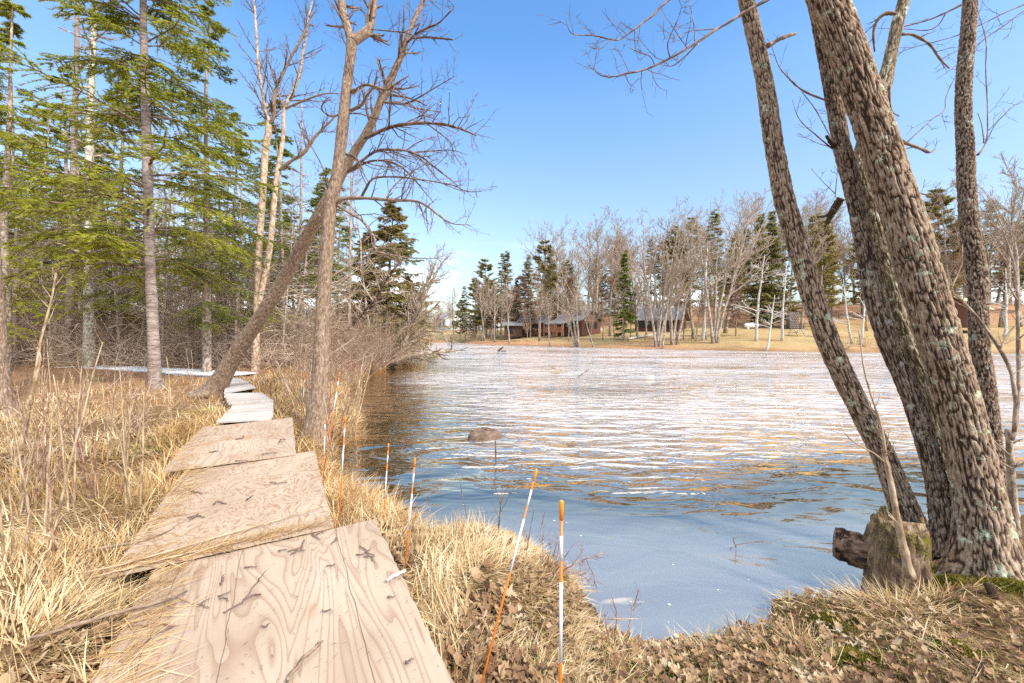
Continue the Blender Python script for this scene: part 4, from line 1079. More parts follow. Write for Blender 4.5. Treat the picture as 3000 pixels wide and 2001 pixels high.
wood_bare = [bare_meshes('thin_bare', BARK_WOODS, TWIG_GREY, seed=71 + k, H=9 + k, r0=.07, n1=26, n2_=6, n3=4, start=.12, spread=.22, ang=60, up=.04, rmin=.006, lean=.1) for k in range(4)]
g = np.random.default_rng(5)
lbl_near = ['leafy green conifer directly behind the ringed-bark trunk', 'green conifer filling the gap left of the ringed-bark trunk', 'green conifer at the left picture edge with drooping boughs',
            'conifer with dense boughs between the ringed-bark trunk and the cream twin stems', 'conifer behind the lichen-spotted trunk', 'tall conifer rising over the cream twin stems', 'shaggy conifer deep behind the left edge trunk']
for (x, d, k, s, rz), lb in zip([(475, 13.5, 1, .92, 1.0), (275, 16.5, 0, .95, 2.1), (15, 13.5, 2, .9, .4), (535, 16.5, 0, .82, 3.0), (150, 22, 1, 1.15, 4.2), (640, 24, 1, .95, 5.1), (-60, 16, 0, 1.0, 2.2)], lbl_near):
    place('forest_conifer', con_near[k], at(x, d), lb, 'conifers standing among the left-hand woods', rz, s)
n_ = 0
while n_ < 64:
    d = 17 + 30 * g.random() ** 1.2
    x = g.uniform(-150, 800)
    X = (x - CX) / F * d
    if float(poly_sd(np.array([X]), np.array([d]), near_poly)[0]) < 2.0 or (abs(x - 205) < 26 and d < 20):
        continue
    place('woods_conifer', con_wood[n_ % 3], at(x, d), 'slender conifer with dead lower limbs, ' + lm(x, d, LM_L, 23, 33), 'slender conifers deep in the left-hand woods', g.random() * 6.28, g.uniform(.65, 1.05), 'tree', (g.normal() * .03, g.normal() * .03))
    n_ += 1
n_ = 0
while n_ < 84:
    d = 15.5 + 20 * g.random() ** 1.2
    x = g.uniform(-60, 900)
    X = (x - CX) / F * d
    if float(poly_sd(np.array([X]), np.array([d]), near_poly)[0]) < 1.2:
        continue
    place('thin_bare_tree', wood_bare[n_ % 4], at(x, d), 'thin leafless woods tree, ' + lm(x, d, LM_L, 22, 31), 'thin leafless trees of the left-hand woods', g.random() * 6.28, g.uniform(.55, 1.0), 'tree', (g.normal() * .06, g.normal() * .06))
    n_ += 1
# mid-distance trunks one can pick out
for x, y0, y1, w, d, lb, mt, ln in ((520, 850, 540, 12, 16.5, 'brown double trunk just left of the leaning tree foot', BARK_WOODS, -14), (508, 850, 560, 9, 16.8, 'slim brown trunk paired with the double trunk left of the leaning tree', BARK_WOODS, 12),
                                    (688, 835, 380, 9, 20, 'slim grey trunk between the cream twin stems and the upright tree', BARK_WOODS, 4), (658, 835, 640, 11, 18, 'dark leaning stem behind the upright trunk', BARK_WOODS, 40),
                                    (800, 830, 440, 8, 24, 'slim pale trunk right of the upright tree, before the dark evergreen', BARK_FAR, 6), (440, 840, 560, 9, 19, 'thin trunk right of the ringed-bark conifer', BARK_WOODS, 3), (285, 835, 540, 9, 20, 'thin trunk left of the ringed-bark conifer', BARK_WOODS, -3)):
    t = Tree('slim_tree', lb, at(x, d))
    p, r = traced([(x, y0 + 12, w * 1.3), (x + ln * .3, y0 - (y0 - y1) * .3, w), (x + ln * .6, y0 - (y0 - y1) * .6, w * .85), (x + ln, y1, w * .6), (x + ln * 1.3, y1 - 140, w * .3)], d, 30)
    t.trunk(p, r, mt, sides=12, step=.12, amp=.008, su=8, sv=4, seed=x)
    t.curves.append((p[8:], r[8:]))
    t.twigs(TWIG_GREY, 3, .3, 65, 5, 2, .0, .0, .006, x)
# evergreens near the bend
ev = [conifer_meshes('cedar', 81 + k, BARK_WOODS, NEEDLE_O, H=10, r0=.16, zlo=.5, nb=160, Lmax=3.9, nt=15, nn=17, nl=.20, nw=.075, e0=.1, droop=.3, prof=.75, fol=.15) for k in range(2)]
place('cedar_tree', ev[0], at(890, 27), 'broad olive evergreen at the river bend', None, .5, 1.06)
place('cedar_tree', ev[1], at(838, 29), 'smaller olive evergreen left of the broad one at the river bend', None, 1.5, .86)
place('cedar_tree', ev[1], at(935, 29), 'low olive evergreen nearest the water at the river bend', None, 2.9, .66)
place('spire_conifer', con_wood[0], at(744, 36), 'narrow conifer spire showing just left of the upright trunk', None, 0.0, 1.32)
# leaning stems over the water
wt = Tree('overhanging_tree', 'bare grey tree leaning out over the water at the river bend', P(912, 835, 22.5))
for c in ([(905, 838, 16), (922, 800, 14), (937, 768, 12), (951, 735, 10), (962, 700, 9), (983, 665, 7), (1004, 623, 5), (1021, 595, 3)], [(938, 766, 9), (950, 720, 8), (958, 680, 6), (985, 640, 4), (1010, 580, 2)], [(950, 735, 6), (990, 712, 5), (1012, 690, 3)], [(930, 785, 6), (965, 765, 5), (1010, 762, 4), (1030, 790, 2)]):
    p, r = traced(c, 22.5, 24, -.5)
    wt.limb(p, r, BARK_FAR, 8, 'trunk' if c[0][2] == 16 else 'limb', rough=.01)
wt.twigs(TWIG_GREY, 7, .5, 45, 6, 3, .1, .04, .007, 51)
wt2 = Tree('dark_leaning_stem', 'dark dead stem slanting up through the brush before the evergreens', P(770, 790, 19))
p, r = traced([(740, 812, 9), (790, 763, 9), (830, 722, 9), (864, 690, 10), (881, 651, 8), (905, 618, 6), (925, 596, 3)], 19, 30)
wt2.limb(p, r, BARK_DARK, 8, 'trunk', rough=.01)
wt2.twigs(TWIG_GREY, 5, .45, 55, 6, 3, .3, .0, .006, 52)
lg2 = Tree('fallen_log', 'fallen log reaching from the brushy bank out over the river', P(880, 842, 22.5), 'log')
p, r = traced([(872, 845, 13), (905, 830, 11), (930, 819, 10), (951, 814, 10), (993, 809, 9), (1046, 805, 7)], 22.3, 24)
lg2.limb(p, r, BARK_FAR, 9, 'trunk')
lg2.twigs(TWIG, 2.2, .6, 60, 3, 2, .4, .12, .006, 53)
lg3 = Tree('wet_log', 'short dark wet log at the foot of the fallen log', P(900, 843, 22), 'log')
p, r = traced([(880, 846, 12), (900, 838, 10), (914, 835, 8)], 21.6, 10)
lg3.limb(p, r, BARK_DARK, 8, 'trunk')
# brush along the bend: leafless shrubs, each a plant of its own
shr = []
for k in range(4):
    gg = np.random.default_rng(91 + k)
    base = np.zeros((26, 6, 3))
    a = gg.random(26) * 6.28
    tilt = gg.uniform(.15, 1.0, 26)
    L = gg.uniform(1.4, 3.2, 26)
    s = np.linspace(0, 1, 6)
    base[..., 0] = np.cos(a)[:, None] * (np.sin(tilt) * L)[:, None] * s ** .9 + np.cos(a)[:, None] * .12
    base[..., 1] = np.sin(a)[:, None] * (np.sin(tilt) * L)[:, None] * s ** .9 + np.sin(a)[:, None] * .12
    base[..., 2] = (np.cos(tilt) * L)[:, None] * s - .25 * s ** 2 * (L * np.sin(tilt))[:, None] - .1
    base += np.cumsum(gg.normal(size=base.shape), 1) * .025
    Rb = np.broadcast_to(np.linspace(.014, .005, 6), (26, 6))
    C2, Q2 = grow(base, Rb, 7, .2, 1, .4, 40, 5, .06, .12, .6, .005, gg)
    C3, Q3 = grow(C2, Q2, 4, .15, 1, .5, 40, 4, .03, .15, .6, .004, gg)
    a_, b_ = MB(), MB()
    a_.tubes(base, Rb, 5)
    b_.tubes(C2, Q2, 3).tubes(C3, Q3, 3)
    shr.append([('stems', a_.build('shrub_stems', (TWIG_GREY, TWIG_RED, TWIG_GREY, TWIG)[k])), ('crown', b_.build('shrub_twigs', (TWIG_GREY, TWIG_RED, TWIG_RED, TWIG_GREY)[k]))])
bank_pts = [(770, 17.5), (800, 17), (820, 19), (845, 18.5), (850, 21), (870, 20.5), (880, 23), (895, 22), (905, 24.5), (760, 20), (785, 21.5), (720, 18), (700, 22), (740, 14.5), (770, 13.2), (672, 16), (640, 18.5), (930, 27), (815, 14.8), (560, 19), (395, 18), (300, 18.5), (110, 21), (250, 24), (480, 20), (60, 17)]
for k, (x, d) in enumerate(bank_pts):
    lb = 'leafless twiggy shrub ' + ('along the river bend, ' if 690 < x else 'at the woods edge, ') + lm(x, d, LM_L, 18, 21.2)
    place('bare_shrub', shr[k % 4], at(x, d), lb, 'leafless shrubs ' + ('along the river bend' if 690 < x else 'at the woods edge'), k * 1.3, (.95 if d > 16 else .62) * g.uniform(.8, 1.15), 'shrub')
# tangle of dead twigs that fills the woods between the trunks
gg = np.random.default_rng(404)
n = 30000
d = 14.5 + 26 * gg.random(n) ** 1.1
x = gg.uniform(-120, 905, n)
X = (x - CX) / F * d
k = (poly_sd(X, d, near_poly) > .4)
X, d = X[k], d[k]
n = len(X)
den = smooth(-.25, .3, n2(X, d, .35, 2))
zz = hgt(X, d) + np.minimum(gg.exponential(1.5, n), 6.5) * (.35 + .65 * den)
a = gg.random(n) * 6.28
el = gg.normal(size=n) * .45 + np.where(zz < 1.5, .35, -.1)
dv = np.stack([np.cos(a) * np.cos(el), np.sin(a) * np.cos(el), np.sin(el)], 1)
L = gg.uniform(.5, 2.0, n)
c = np.stack([X, d, zz], 1)
wv = unit(np.cross(dv, gg.normal(size=(n, 3)))) * (gg.uniform(.005, .014, n) * d / 20)[:, None]
mid = c + dv * (L * .5)[:, None] + gg.normal(size=(n, 3)) * .05
end = c + dv * L[:, None] + np.array([0, 0, -.06]) * L[:, None] + gg.normal(size=(n, 3)) * .06
V = np.stack([c - wv, c + wv, mid + wv * .7, mid - wv * .7, end], 1).reshape(-1, 3)
o_ = (np.arange(n) * 5)[:, None]
tag(link('woods_undergrowth', mesh('woods_undergrowth', V, [np.concatenate([o_, o_ + 1, o_ + 2, o_ + 3], 1), np.concatenate([o_ + 3, o_ + 2, o_ + 4], 1)],
    m_leaf('dead_twig_tangle', [(.22, .14, .09), (.40, .28, .19), (.56, .43, .31), (.70, .58, .45)], .2, .9, .6), False)), 'tangle of fine dead twigs filling the left-hand woods', 'undergrowth', None, 'stuff')
# ------------------------------------------------------------------ the far bank: trees (unit height, scaled on placing)
fb = [bare_meshes('far_bare', BARK_FAR, (TWIG_GREY, TWIG_FAR, TWIG_FAR, TWIG_GREY, TWIG_FAR, TWIG_GREY)[k], seed=101 + k, H=14, r0=(.20, .17, .15, .22, .14, .18)[k], n1=(15, 18, 20, 16, 22, 18)[k], n2_=7, n3=6,
                  start=(.3, .4, .25, .35, .2, .45)[k], spread=(.42, .36, .34, .46, .3, .4)[k], ang=(38, 32, 36, 42, 34, 30)[k], up=.09, rmin=.018, sides=5) for k in range(6)]
fclump = [bare_meshes('far_clump', BARK_FAR, TWIG_GREY, seed=121 + k, H=13, r0=.2, n1=9, n2_=6, n3=5, start=.35, spread=.36, ang=34, up=.08, stems=4, lean=.22, rmin=.014, sides=5) for k in range(2)]
fwhite = [bare_meshes('far_white', BARK_WHITE, BARK_WHITE, seed=131 + k, H=10, r0=.17, n1=9, n2_=5, n3=3, start=.3, spread=.3, ang=60, up=-.02, rmin=.018, sides=5, lean=.15) for k in range(2)]
fsp = [conifer_meshes('far_spruce', 141 + k, BARK_FAR, (NEEDLE_F, NEEDLE_D)[k], H=14, r0=.17, zlo=1.0, nb=120, Lmax=2.3, nt=9, nn=12, nl=.36, nw=.15, e0=.05, droop=.35, prof=.8, fol=.1, twl=.35) for k in range(2)]
fpine = [conifer_meshes('far_pine', 151 + k, BARK_FAR, (NEEDLE_F, NEEDLE_O)[k], H=14, r0=.2, zlo=2.4, nb=62, Lmax=3.4, nt=10, nn=13, nl=.42, nw=.17, e0=.3, droop=.15, prof=.5, fol=.3, twl=.35) for k in range(2)]
fthin = [conifer_meshes('far_thin_spruce', 161 + k, BARK_FAR, NEEDLE_F, H=14, r0=.13, zlo=3.5, nb=85, Lmax=1.9, nt=6, nn=8, nl=.34, nw=.11, e0=.1, droop=.3, prof=.7, fol=.25, twl=.3) for k in range(2)]
frust = [conifer_meshes('far_rusty_fir', 171, BARK_FAR, m_leaf('needles_rusty', [(.14, .085, .05), (.24, .15, .095), (.35, .235, .16), (.42, .3, .21)], .2, scale=.5), H=9, r0=.14, zlo=1.6, nb=90, Lmax=3.0, nt=10, nn=10, nl=.36, nw=.05, e0=.15, droop=.35, prof=.6, fol=.15)]
KIND = dict(bare=fb, clump=fclump, white=fwhite, spruce=fsp, pine=fpine, thin=fthin, rusty=frust)
KH = dict(bare=14, clump=13, white=10, spruce=14, pine=14, thin=14, rusty=9)
far_trees = [
    ('bare', 0, 1040, 782, 672, 'bare forked tree in front of the white house gable', 0),
    ('bare', 2, 996, 781, 700, 'crooked bare tree on the bank left of the white house', .12),
    ('pine', 0, 1056, 764, 690, 'small green pine beside the red garden chair', 0),
    ('thin', 0, 1068, 760, 655, 'thin spire conifer between the white house and the tall pines', 0),
    ('pine', 0, 1092, 772, 640, 'layered green pine at the left end of the far conifers', 0),
    ('pine', 1, 1113, 775, 598, 'tall olive pine right of the layered green pine', 0),
    ('rusty', 0, 1128, 778, 655, 'rusty brown drooping fir low in front of the tall olive pine', 0),
    ('thin', 0, 1150, 768, 580, 'left one of the twin thin spruces against the sky', 0),
    ('thin', 1, 1164, 768, 578, 'right one of the twin thin spruces against the sky', 0),
    ('bare', 1, 1170, 790, 640, 'slim bare tree leaning at the shore below the twin thin spruces', -.10),
    ('bare', 3, 1135, 786, 665, 'grey bare tree at the water below the rusty fir', 0),
    ('spruce', 0, 1186, 770, 640, 'short dense spruce between the twin thin spruces and the lone narrow one', 0),
    ('thin', 0, 1205, 768, 600, 'lone narrow spruce spire right of the twin ones', 0),
    ('rusty', 0, 1218, 775, 670, 'rusty twiggy fir before the lone narrow spruce', 0),
    ('pine', 1, 1252, 768, 556, 'tall sparse pine with a flat crown before the left cabin', 0),
    ('bare', 4, 1238, 783, 620, 'slim bare tree below the tall sparse pine', .05),
    ('bare', 0, 1262, 795, 690, 'thick grey bare tree at the water left of the leaning clump', 0),
    ('clump', 0, 1325, 798, 590, 'clump of grey stems leaning left out of the water edge before the left cabin', -.12),
    ('bare', 5, 1362, 797, 690, 'single stem slanting left at the water beside the grey clump', -.35),
    ('bare', 3, 1350, 770, 548, 'broad fan-crowned bare tree behind the left cabin', 0),
    ('bare', 1, 1400, 772, 556, 'tall bare tree between the left cabin and the dark spruce', 0),
    ('spruce', 1, 1432, 780, 574, 'dark green cone-shaped spruce standing alone between the two cabins', 0),
    ('bare', 2, 1462, 778, 560, 'bare tree just right of the dark cone-shaped spruce', 0),
    ('bare', 4, 1485, 772, 580, 'reddish bare tree above the left end of the right cabin', 0),
    ('clump', 1, 1510, 796, 545, 'grey forked stems at the bank before the right cabin', .02),
    ('bare', 5, 1520, 801, 640, 'short bare tree leaning over the water before the right cabin', .06),
    ('clump', 0, 1545, 792, 520, 'three straight grey stems close together before the right cabin gable', 0),
    ('bare', 0, 1592, 778, 530, 'straight grey tree right of the cabin gable', 0),
    ('white', 1, 1612, 782, 560, 'pale slim tree right of the cabin gable', .03),
    ('clump', 1, 1642, 788, 500, 'large clump of upright grey stems midway between cabin and tank', .02),
    ('thin', 1, 1640, 760, 482, 'tall dark bare spruce spire above the clump of upright stems', 0),
    ('bare', 3, 1665, 765, 490, 'tall fan-shaped bare tree right of the dark spire', .03),
    ('rusty', 0, 1690, 772, 650, 'drooping rusty fir left of the gas tank', 0),
    ('spruce', 0, 1745, 752, 492, 'left one of two tall green conifers behind the gas tank', 0),
    ('spruce', 0, 1772, 750, 486, 'right one of two tall green conifers behind the gas tank', 0),
    ('pine', 0, 1715, 752, 600, 'dense green pine left of the tall conifers behind the gas tank', 0),
    ('white', 0, 1736, 783, 590, 'slim pale tree in front of the gas tank', 0),
    ('white', 1, 1760, 806, 672, 'leaning dead white tree with broken top at the water', .14),
    ('white', 0, 1795, 782, 610, 'white-barked forked tree left of the picnic table', .03),
    ('pine', 0, 1812, 752, 640, 'dark low pine behind the stone fireplace', 0),
    ('bare', 5, 1838, 757, 520, 'twin pale trunks rising behind the picnic table', 0),
    ('pine', 1, 1885, 752, 512, 'pale olive pine between the first two near trunks', 0),
    ('bare', 1, 1905, 750, 505, 'tall bare tree before the pale olive pine', 0),
    ('white', 0, 1955, 790, 640, 'white dead tree with hanging limbs between the near trunks', -.18),
    ('white', 1, 1975, 792, 650, 'second white dead tree leaning right between the near trunks', .12),
    ('bare', 4, 1990, 760, 540, 'reddish bare tree seen between the near trunks', 0),
    ('pine', 0, 2150, 740, 580, 'green pine glimpsed between the thickest and the shaggy trunk', 0),
    ('bare', 2, 2175, 745, 480, 'bare tree glimpsed left of the shaggy trunk', 0),
    ('bare', 0, 2300, 752, 420, 'tall bare tree just right of the shaggy trunk', 0),
    ('white', 1, 2305, 775, 610, 'white trunk leaning right of the shaggy trunk on the far lawn', .1),
    ('bare', 3, 2340, 750, 440, 'bare tree at the right picture edge on the far bank', 0),
]
g = np.random.default_rng(77)
for kind, v, x, yb, yt, lb, ln in far_trees:
    q = Gt(x, yb, 62)
    d = min(float(q[1]), 78)
    q = at(x, d)
    H = ZC - (yt - YH) / F * d - q[2]
    place('far_' + {'bare': 'bare_tree', 'clump': 'stem_clump', 'white': 'pale_tree', 'spruce': 'spruce', 'pine': 'pine', 'thin': 'thin_spruce', 'rusty': 'rusty_fir'}[kind], KIND[kind][v % len(KIND[kind])], q, lb, 'trees on the far bank', g.random() * 6.28 if not ln else 0.0, H / KH[kind], 'tree', (0, ln))
LM_R = [(1036, 'the white house'), (1113, 'the tall olive pine'), (1157, 'the twin spruces'), (1205, 'the lone spruce'), (1252, 'the sparse pine'), (1328, 'the porched cabin'), (1432, 'the cone-shaped spruce'), (1517, 'the right cabin'), (1640, 'the dark spire'), (1725, 'the gas tank'), (1830, 'the picnic table'), (1960, 'the white dead trees'), (2205, 'the red shed'), (2340, 'the edge tree')]
n_ = 0
while n_ < 170:
    x = g.uniform(930, 2480)
    d = g.uniform(72, 104) if x < 1700 else g.uniform(64, 95)
    if x < 1070 and d < 108:
        d += 25
    k = ('bare', 'bare', 'bare', 'rusty', 'pine', 'bare', 'bare', 'bare', 'thin')[n_ % 9] if x > 1090 else ('bare', 'rusty')[n_ % 2]
    q = at(x, d)
    H = g.uniform(13, 21) if x > 1190 else g.uniform(9, 13) if x > 1090 else g.uniform(5, 7.5)
    if k == 'rusty':
        H *= .7
    place('far_wood_tree', KIND[k][int(g.integers(len(KIND[k])))], q, dict(bare='leafless tree', rusty='rusty fir', pine='pine', thin='thin spruce')[k] + ' of the far wood, ' + lm(x, d, LM_R, 76, 90), 'trees of the wood behind the far lawn', g.random() * 6.28, H / KH[k], 'tree')
    n_ += 1
for k in range(22):
    x = 1120 + 24 * k + g.uniform(-9, 9)
    q = Gt(x, g.uniform(768, 786))
    place('far_young_tree', fb[(k * 5) % 6], q, 'young leafless tree on the far lawn, ' + lm(x, q[1], LM_R, 52, 58), 'young leafless trees on the far lawn', g.random() * 6.28, g.uniform(.32, .58), 'tree')
# low brush on the far bank, right
for k in range(9):
    x = 1935 + 46 * k + g.uniform(-10, 10)
    place('far_brush', shr[1], Gt(x, 797 + g.uniform(-8, 6)), 'low reddish brush on the far shore right of the picnic lawn', 'low reddish brush on the far shore', k * 1.1, .55, 'shrub')
# far-off wooded rise that closes the horizon
for nm, lb, x0, x1, d0, hh in (('distant_forest', 'far-off wooded skyline behind the opposite bank', -150, 220, 150, 9.0), ('distant_forest', 'far-off wooded skyline behind the left-hand woods', -150, -25, 62, 9.5)):
    gg = np.random.default_rng(int(d0))
    n = 42000
    X = gg.uniform(x0, x1, n)
    Y = d0 + gg.uniform(0, 30, n) - (.22 * X if d0 < 100 else 0)
    top = hh * (.75 + .35 * n2(X, Y, .12, 3))
    zz = hgt(X, Y) + top * gg.random(n)
    dv = unit(gg.normal(size=(n, 3)) + np.array([0, 0, .9]))
    wv = unit(np.cross(dv, gg.normal(size=(n, 3)))) * .10
    c = np.stack([X, Y, zz], 1)
    Lx = gg.uniform(.7, 1.9, (n, 1))
    V = np.stack([c - wv, c + wv, c + dv * Lx], 1).reshape(-1, 3)
    tag(link(nm, mesh(nm, V, [np.arange(3 * n).reshape(-1, 3)], m_leaf('forest_far_%d' % d0, [(.08, .075, .04), (.15, .115, .075), (.24, .18, .13), (.34, .27, .21)], .2, scale=.12), False)), lb, 'forest', None, 'stuff')
# ------------------------------------------------------------------ buildings on the far bank
LOGRED = m_plank('siding_red_brown', [(.09, .038, .026), (.15, .066, .045), (.21, .105, .075)])
TRIMDARK = m_plain('trim_dark', (.05, .035, .03), .7)
SHINGLE = m_plain('shingle_grey', (.20, .19, .18), .9, .3, 2.5)
PANE = m_plain('window_pane', (.03, .035, .04), .08, .1, spec=.8)
PAINTW = m_plain('paint_white', (.74, .73, .70), .6, .06)
WOODO = m_plain('deck_orange_timber', (.45, .20, .10), .7)
PAINTC = m_plain('trim_cream', (.62, .58, .5), .6)
def cabin(name, label, c, rz, L, D, hw, hr, wall, roof, windows_front, windows_end, porch=False, over=.45, cat='cabin', trim=None):
    """front faces local -y; right gable end faces +x"""
    e = link(name, None, None, tuple(c), rz)
    tag(e, label, cat)
    V = [(-L/2, -D/2, -.6), (L/2, -D/2, -.6), (L/2, D/2, -.6), (-L/2, D/2, -.6), (-L/2, -D/2, hw), (L/2, -D/2, hw), (L/2, D/2, hw), (-L/2, D/2, hw), (-L/2, 0, hw + hr), (L/2, 0, hw + hr)]
    link('wall', mesh('wall', V, [[(0, 1, 5, 4), (2, 3, 7, 6)], [(1, 2, 6, 9, 5), (3, 0, 4, 8, 7)]], wall, False), e)
    rf = MB()
    sl = hr / (D / 2)
    for s in (-1, 1):
        yo, zo = s * (D / 2 + over), hw - over * sl
        t = .14
        V = [(-L/2 - over, yo, zo), (L/2 + over, yo, zo), (L/2 + over, -s * .02, hw + hr + .02), (-L/2 - over, -s * .02, hw + hr + .02)]
        V = V + [(x, y, z + t) for x, y, z in V]
        f = [(0, 3, 2, 1), (4, 5, 6, 7), (0, 1, 5, 4), (1, 2, 6, 5), (2, 3, 7, 6), (3, 0, 4, 7)]
        rf.add(V, [f if s < 0 else [q[::-1] for q in f]])
    ro = link('roof', rf.build('roof', roof, False), e)
    bb = MB()
    for s in (-1, 1):
        bb.add([(L/2 + over + .01, s * (D/2 + over), hw - over * sl - .06), (L/2 + over + .05, s * (D/2 + over), hw - over * sl - .06), (L/2 + over + .05, 0, hw + hr - .06), (L/2 + over + .01, 0, hw + hr - .06),
                (L/2 + over + .01, s * (D/2 + over), hw - over * sl + .17), (L/2 + over + .05, s * (D/2 + over), hw - over * sl + .17), (L/2 + over + .05, 0, hw + hr + .17), (L/2 + over + .01, 0, hw + hr + .17)],
               [[(0, 1, 2, 3), (7, 6, 5, 4), (0, 4, 5, 1), (1, 5, 6, 2), (3, 7, 4, 0)]])
    link('barge_board', bb.build('barge_board', trim or TRIMDARK, False), ro)
    def win(x, y, z, w, h, end):
        wo_ = MB()
        wo_.box((x, y, z), (.10, w + .16, h + .16) if end else (w + .16, .10, h + .16))
        o = link('window', wo_.build('window', trim or TRIMDARK, False), e)
        pn = MB()
        n = max(1, int(round(w / .8)))
        for i in range(n):
            off = (i - (n - 1) / 2) * w / n
            pn.box((x + .05, y + off, z) if end else (x + off, y - .05, z), (.03, w / n - .06, h) if end else (w / n - .06, .03, h))
        link('pane', pn.build('pane', PANE, False), o)
    for x, z, w, h in windows_front:
        win(x, -D/2 - .03, z, w, h, False)
    for y, z, w, h in windows_end:
        win(L/2 + .03, y, z, w, h, True)
    if porch:
        x0, w, dp = porch
        pm = MB()
        pm.add([(x0 - w/2, -D/2 - dp, hw - .75), (x0 + w/2, -D/2 - dp, hw - .75), (x0 + w/2, -D/2 + .1, hw - .05), (x0 - w/2, -D/2 + .1, hw - .05), (x0 - w/2, -D/2 - dp, hw - .63), (x0 + w/2, -D/2 - dp, hw - .63), (x0 + w/2, -D/2 + .1, hw + .07), (x0 - w/2, -D/2 + .1, hw + .07)],
               [[(0, 3, 2, 1), (4, 5, 6, 7), (0, 1, 5, 4), (1, 2, 6, 5), (2, 3, 7, 6), (3, 0, 4, 7)]])
        link('porch_roof', pm.build('porch_roof', roof, False), e)
        for i in range(4):
            b_ = MB(); b_.box((x0 - w/2 + .1 + i * (w - .2) / 3, -D/2 - dp + .1, (hw - .8) / 2 - .3), (.14, .14, hw - .15))
            link('post', b_.build('post', WOODO, False), e)
        for i in range(int(w / .18)):
            b_ = MB(); b_.box((x0 - w/2 + .15 + i * .18, -D/2 - dp + .1, .42), (.09, .03, .85))
            link('baluster', b_.build('baluster', WOODO, False), e)
        b_ = MB(); b_.box((x0, -D/2 - dp + .1, .88), (w, .10, .06))
        link('handrail', b_.build('handrail', WOODO, False), e)
    return e
def far(x, y, d):
    q = P(x, y, d)
    return (q[0], q[1], q[2])
cabin('log_cabin', 'right red-brown cabin with long grey roof and dark window band on the far bank', far(1517, 763, 66), -.62, 7.0, 5.2, 2.2, 1.75, LOGRED, SHINGLE, [(-.2, 1.35, 5.6, .95)], [(-.5, 1.2, .8, 1.0), (1.3, 1.2, .6, .9)])
cabin('log_cabin', 'left red-brown cabin with railed porch, behind the leaning grey clump', far(1328, 763, 68), -.86, 5.6, 5.0, 2.1, 1.5, LOGRED, SHINGLE, [(.6, 1.3, 2.6, .8)], [(-1.1, 1.25, .8, 1.0), (1.1, 1.25, .7, 1.0)], porch=(-1.6, 4.6, 2.2))
cabin('log_cabin', 'small red-brown cabin half hidden by trees left of the porched cabin', far(1232, 763, 74), -.5, 5.5, 4.2, 1.9, 1.2, LOGRED, SHINGLE, [(.8, 1.2, .7, .8), (-1.0, 1.2, .7, .8)], [(0, 1.2, .7, .8)])
cabin('dark_shed', 'dark brown shed low among the trunks left of the small cabin', far(1180, 764, 72), -.1, 3.2, 3.0, 1.4, .5, m_plank('siding_dark_brown', [(.06, .035, .025), (.10, .055, .035), (.14, .08, .05)]), SHINGLE, [(-.5, .5, .8, 1.0)], [], cat='shed')
cabin('white_house', 'white gabled house behind the bare forked tree on the far left bank', far(1036, 756, 112), -1.15, 9, 5.6, 2.9, 1.6, PAINTW, SHINGLE, [(2.5, 1.5, 1.0, 1.2), (-1, 1.5, 1.0, 1.2)], [(-.2, 1.6, 1.9, 1.2)], cat='house', trim=PAINTC)
cabin('white_house', 'low cream house mostly hidden behind the rusty fir', far(1110, 756, 112), -.1, 9, 6, 2.6, 1.8, PAINTW, m_plain('roof_cream', (.55, .52, .46), .9), [(1.5, 1.4, 1.0, 1.0), (-2, 1.4, 1.0, 1.0)], [], cat='house', trim=PAINTC)
cabin('red_shed', 'old red shed with mossy roof between the thickest and the shaggy trunk', far(2205, 742, 52), .5, 4.5, 4.0, 2.0, 1.3, LOGRED, m_plain('roof_mossy', (.36, .32, .2), .9, .4, 3), [(0.3, 1.1, .8, .8)], [(0, 1.0, .7, .9)], cat='shed')
dk = link('timber_deck', None, None, far(1062, 755, 104))
tag(dk, 'orange timber deck beside the white house', 'deck')
b_ = MB(); b_.box((0, 0, .5), (3.6, 2.0, .1)); link('floor', b_.build('floor', WOODO, False), dk)
b_ = MB(); b_.box((0, -.95, 1.35), (3.6, .1, .1)); link('handrail', b_.build('handrail', WOODO, False), dk)
for i in range(13):
    b_ = MB(); b_.box((-1.75 + i * .29, -.95, .93), (.07, .05, .8)); link('baluster', b_.build('baluster', WOODO, False), dk)
for i in range(4):
    b_ = MB(); b_.box((-1.7 + i * 1.13, -.9, .15), (.12, .12, .7)); link('post', b_.build('post', WOODO, False), dk)
# ---- gas tank
q = Gt(1725, 754.5, 66)
gt = link('gas_tank', None, None, tuple(q), .06)
tag(gt, 'white horizontal gas tank on the far lawn', 'gas tank')
TANK = m_plain('tank_white', (.74, .75, .78), .35, .04, spec=.5)
k = q[1] / F
Lt, Rt = 33 * k, 5.2 * k
mb = MB()
xs = np.array([-.5, -.49, -.46, -.42, -.38, .38, .42, .46, .49, .5]) * Lt
mb.tube(np.stack([xs, 0 * xs, np.full(10, Rt * 1.35)], 1), np.array([.15, .5, .82, .96, 1, 1, .96, .82, .5, .15]) * Rt, 24)
link('body', mb.build('body', TANK), gt)
mb = MB(); mb.tube([(0, 0, Rt * 2.2), (0, 0, Rt * 2.55), (0, 0, Rt * 2.6)], [.28, .28, .05], 14); link('dome', mb.build('dome', TANK), gt)
for s in (-1, 1):
    mb = MB(); mb.box((s * Lt * .28, 0, Rt * .22), (.22, Rt * 1.3, Rt * .8)); link('foot', mb.build('foot', TANK, False), gt)
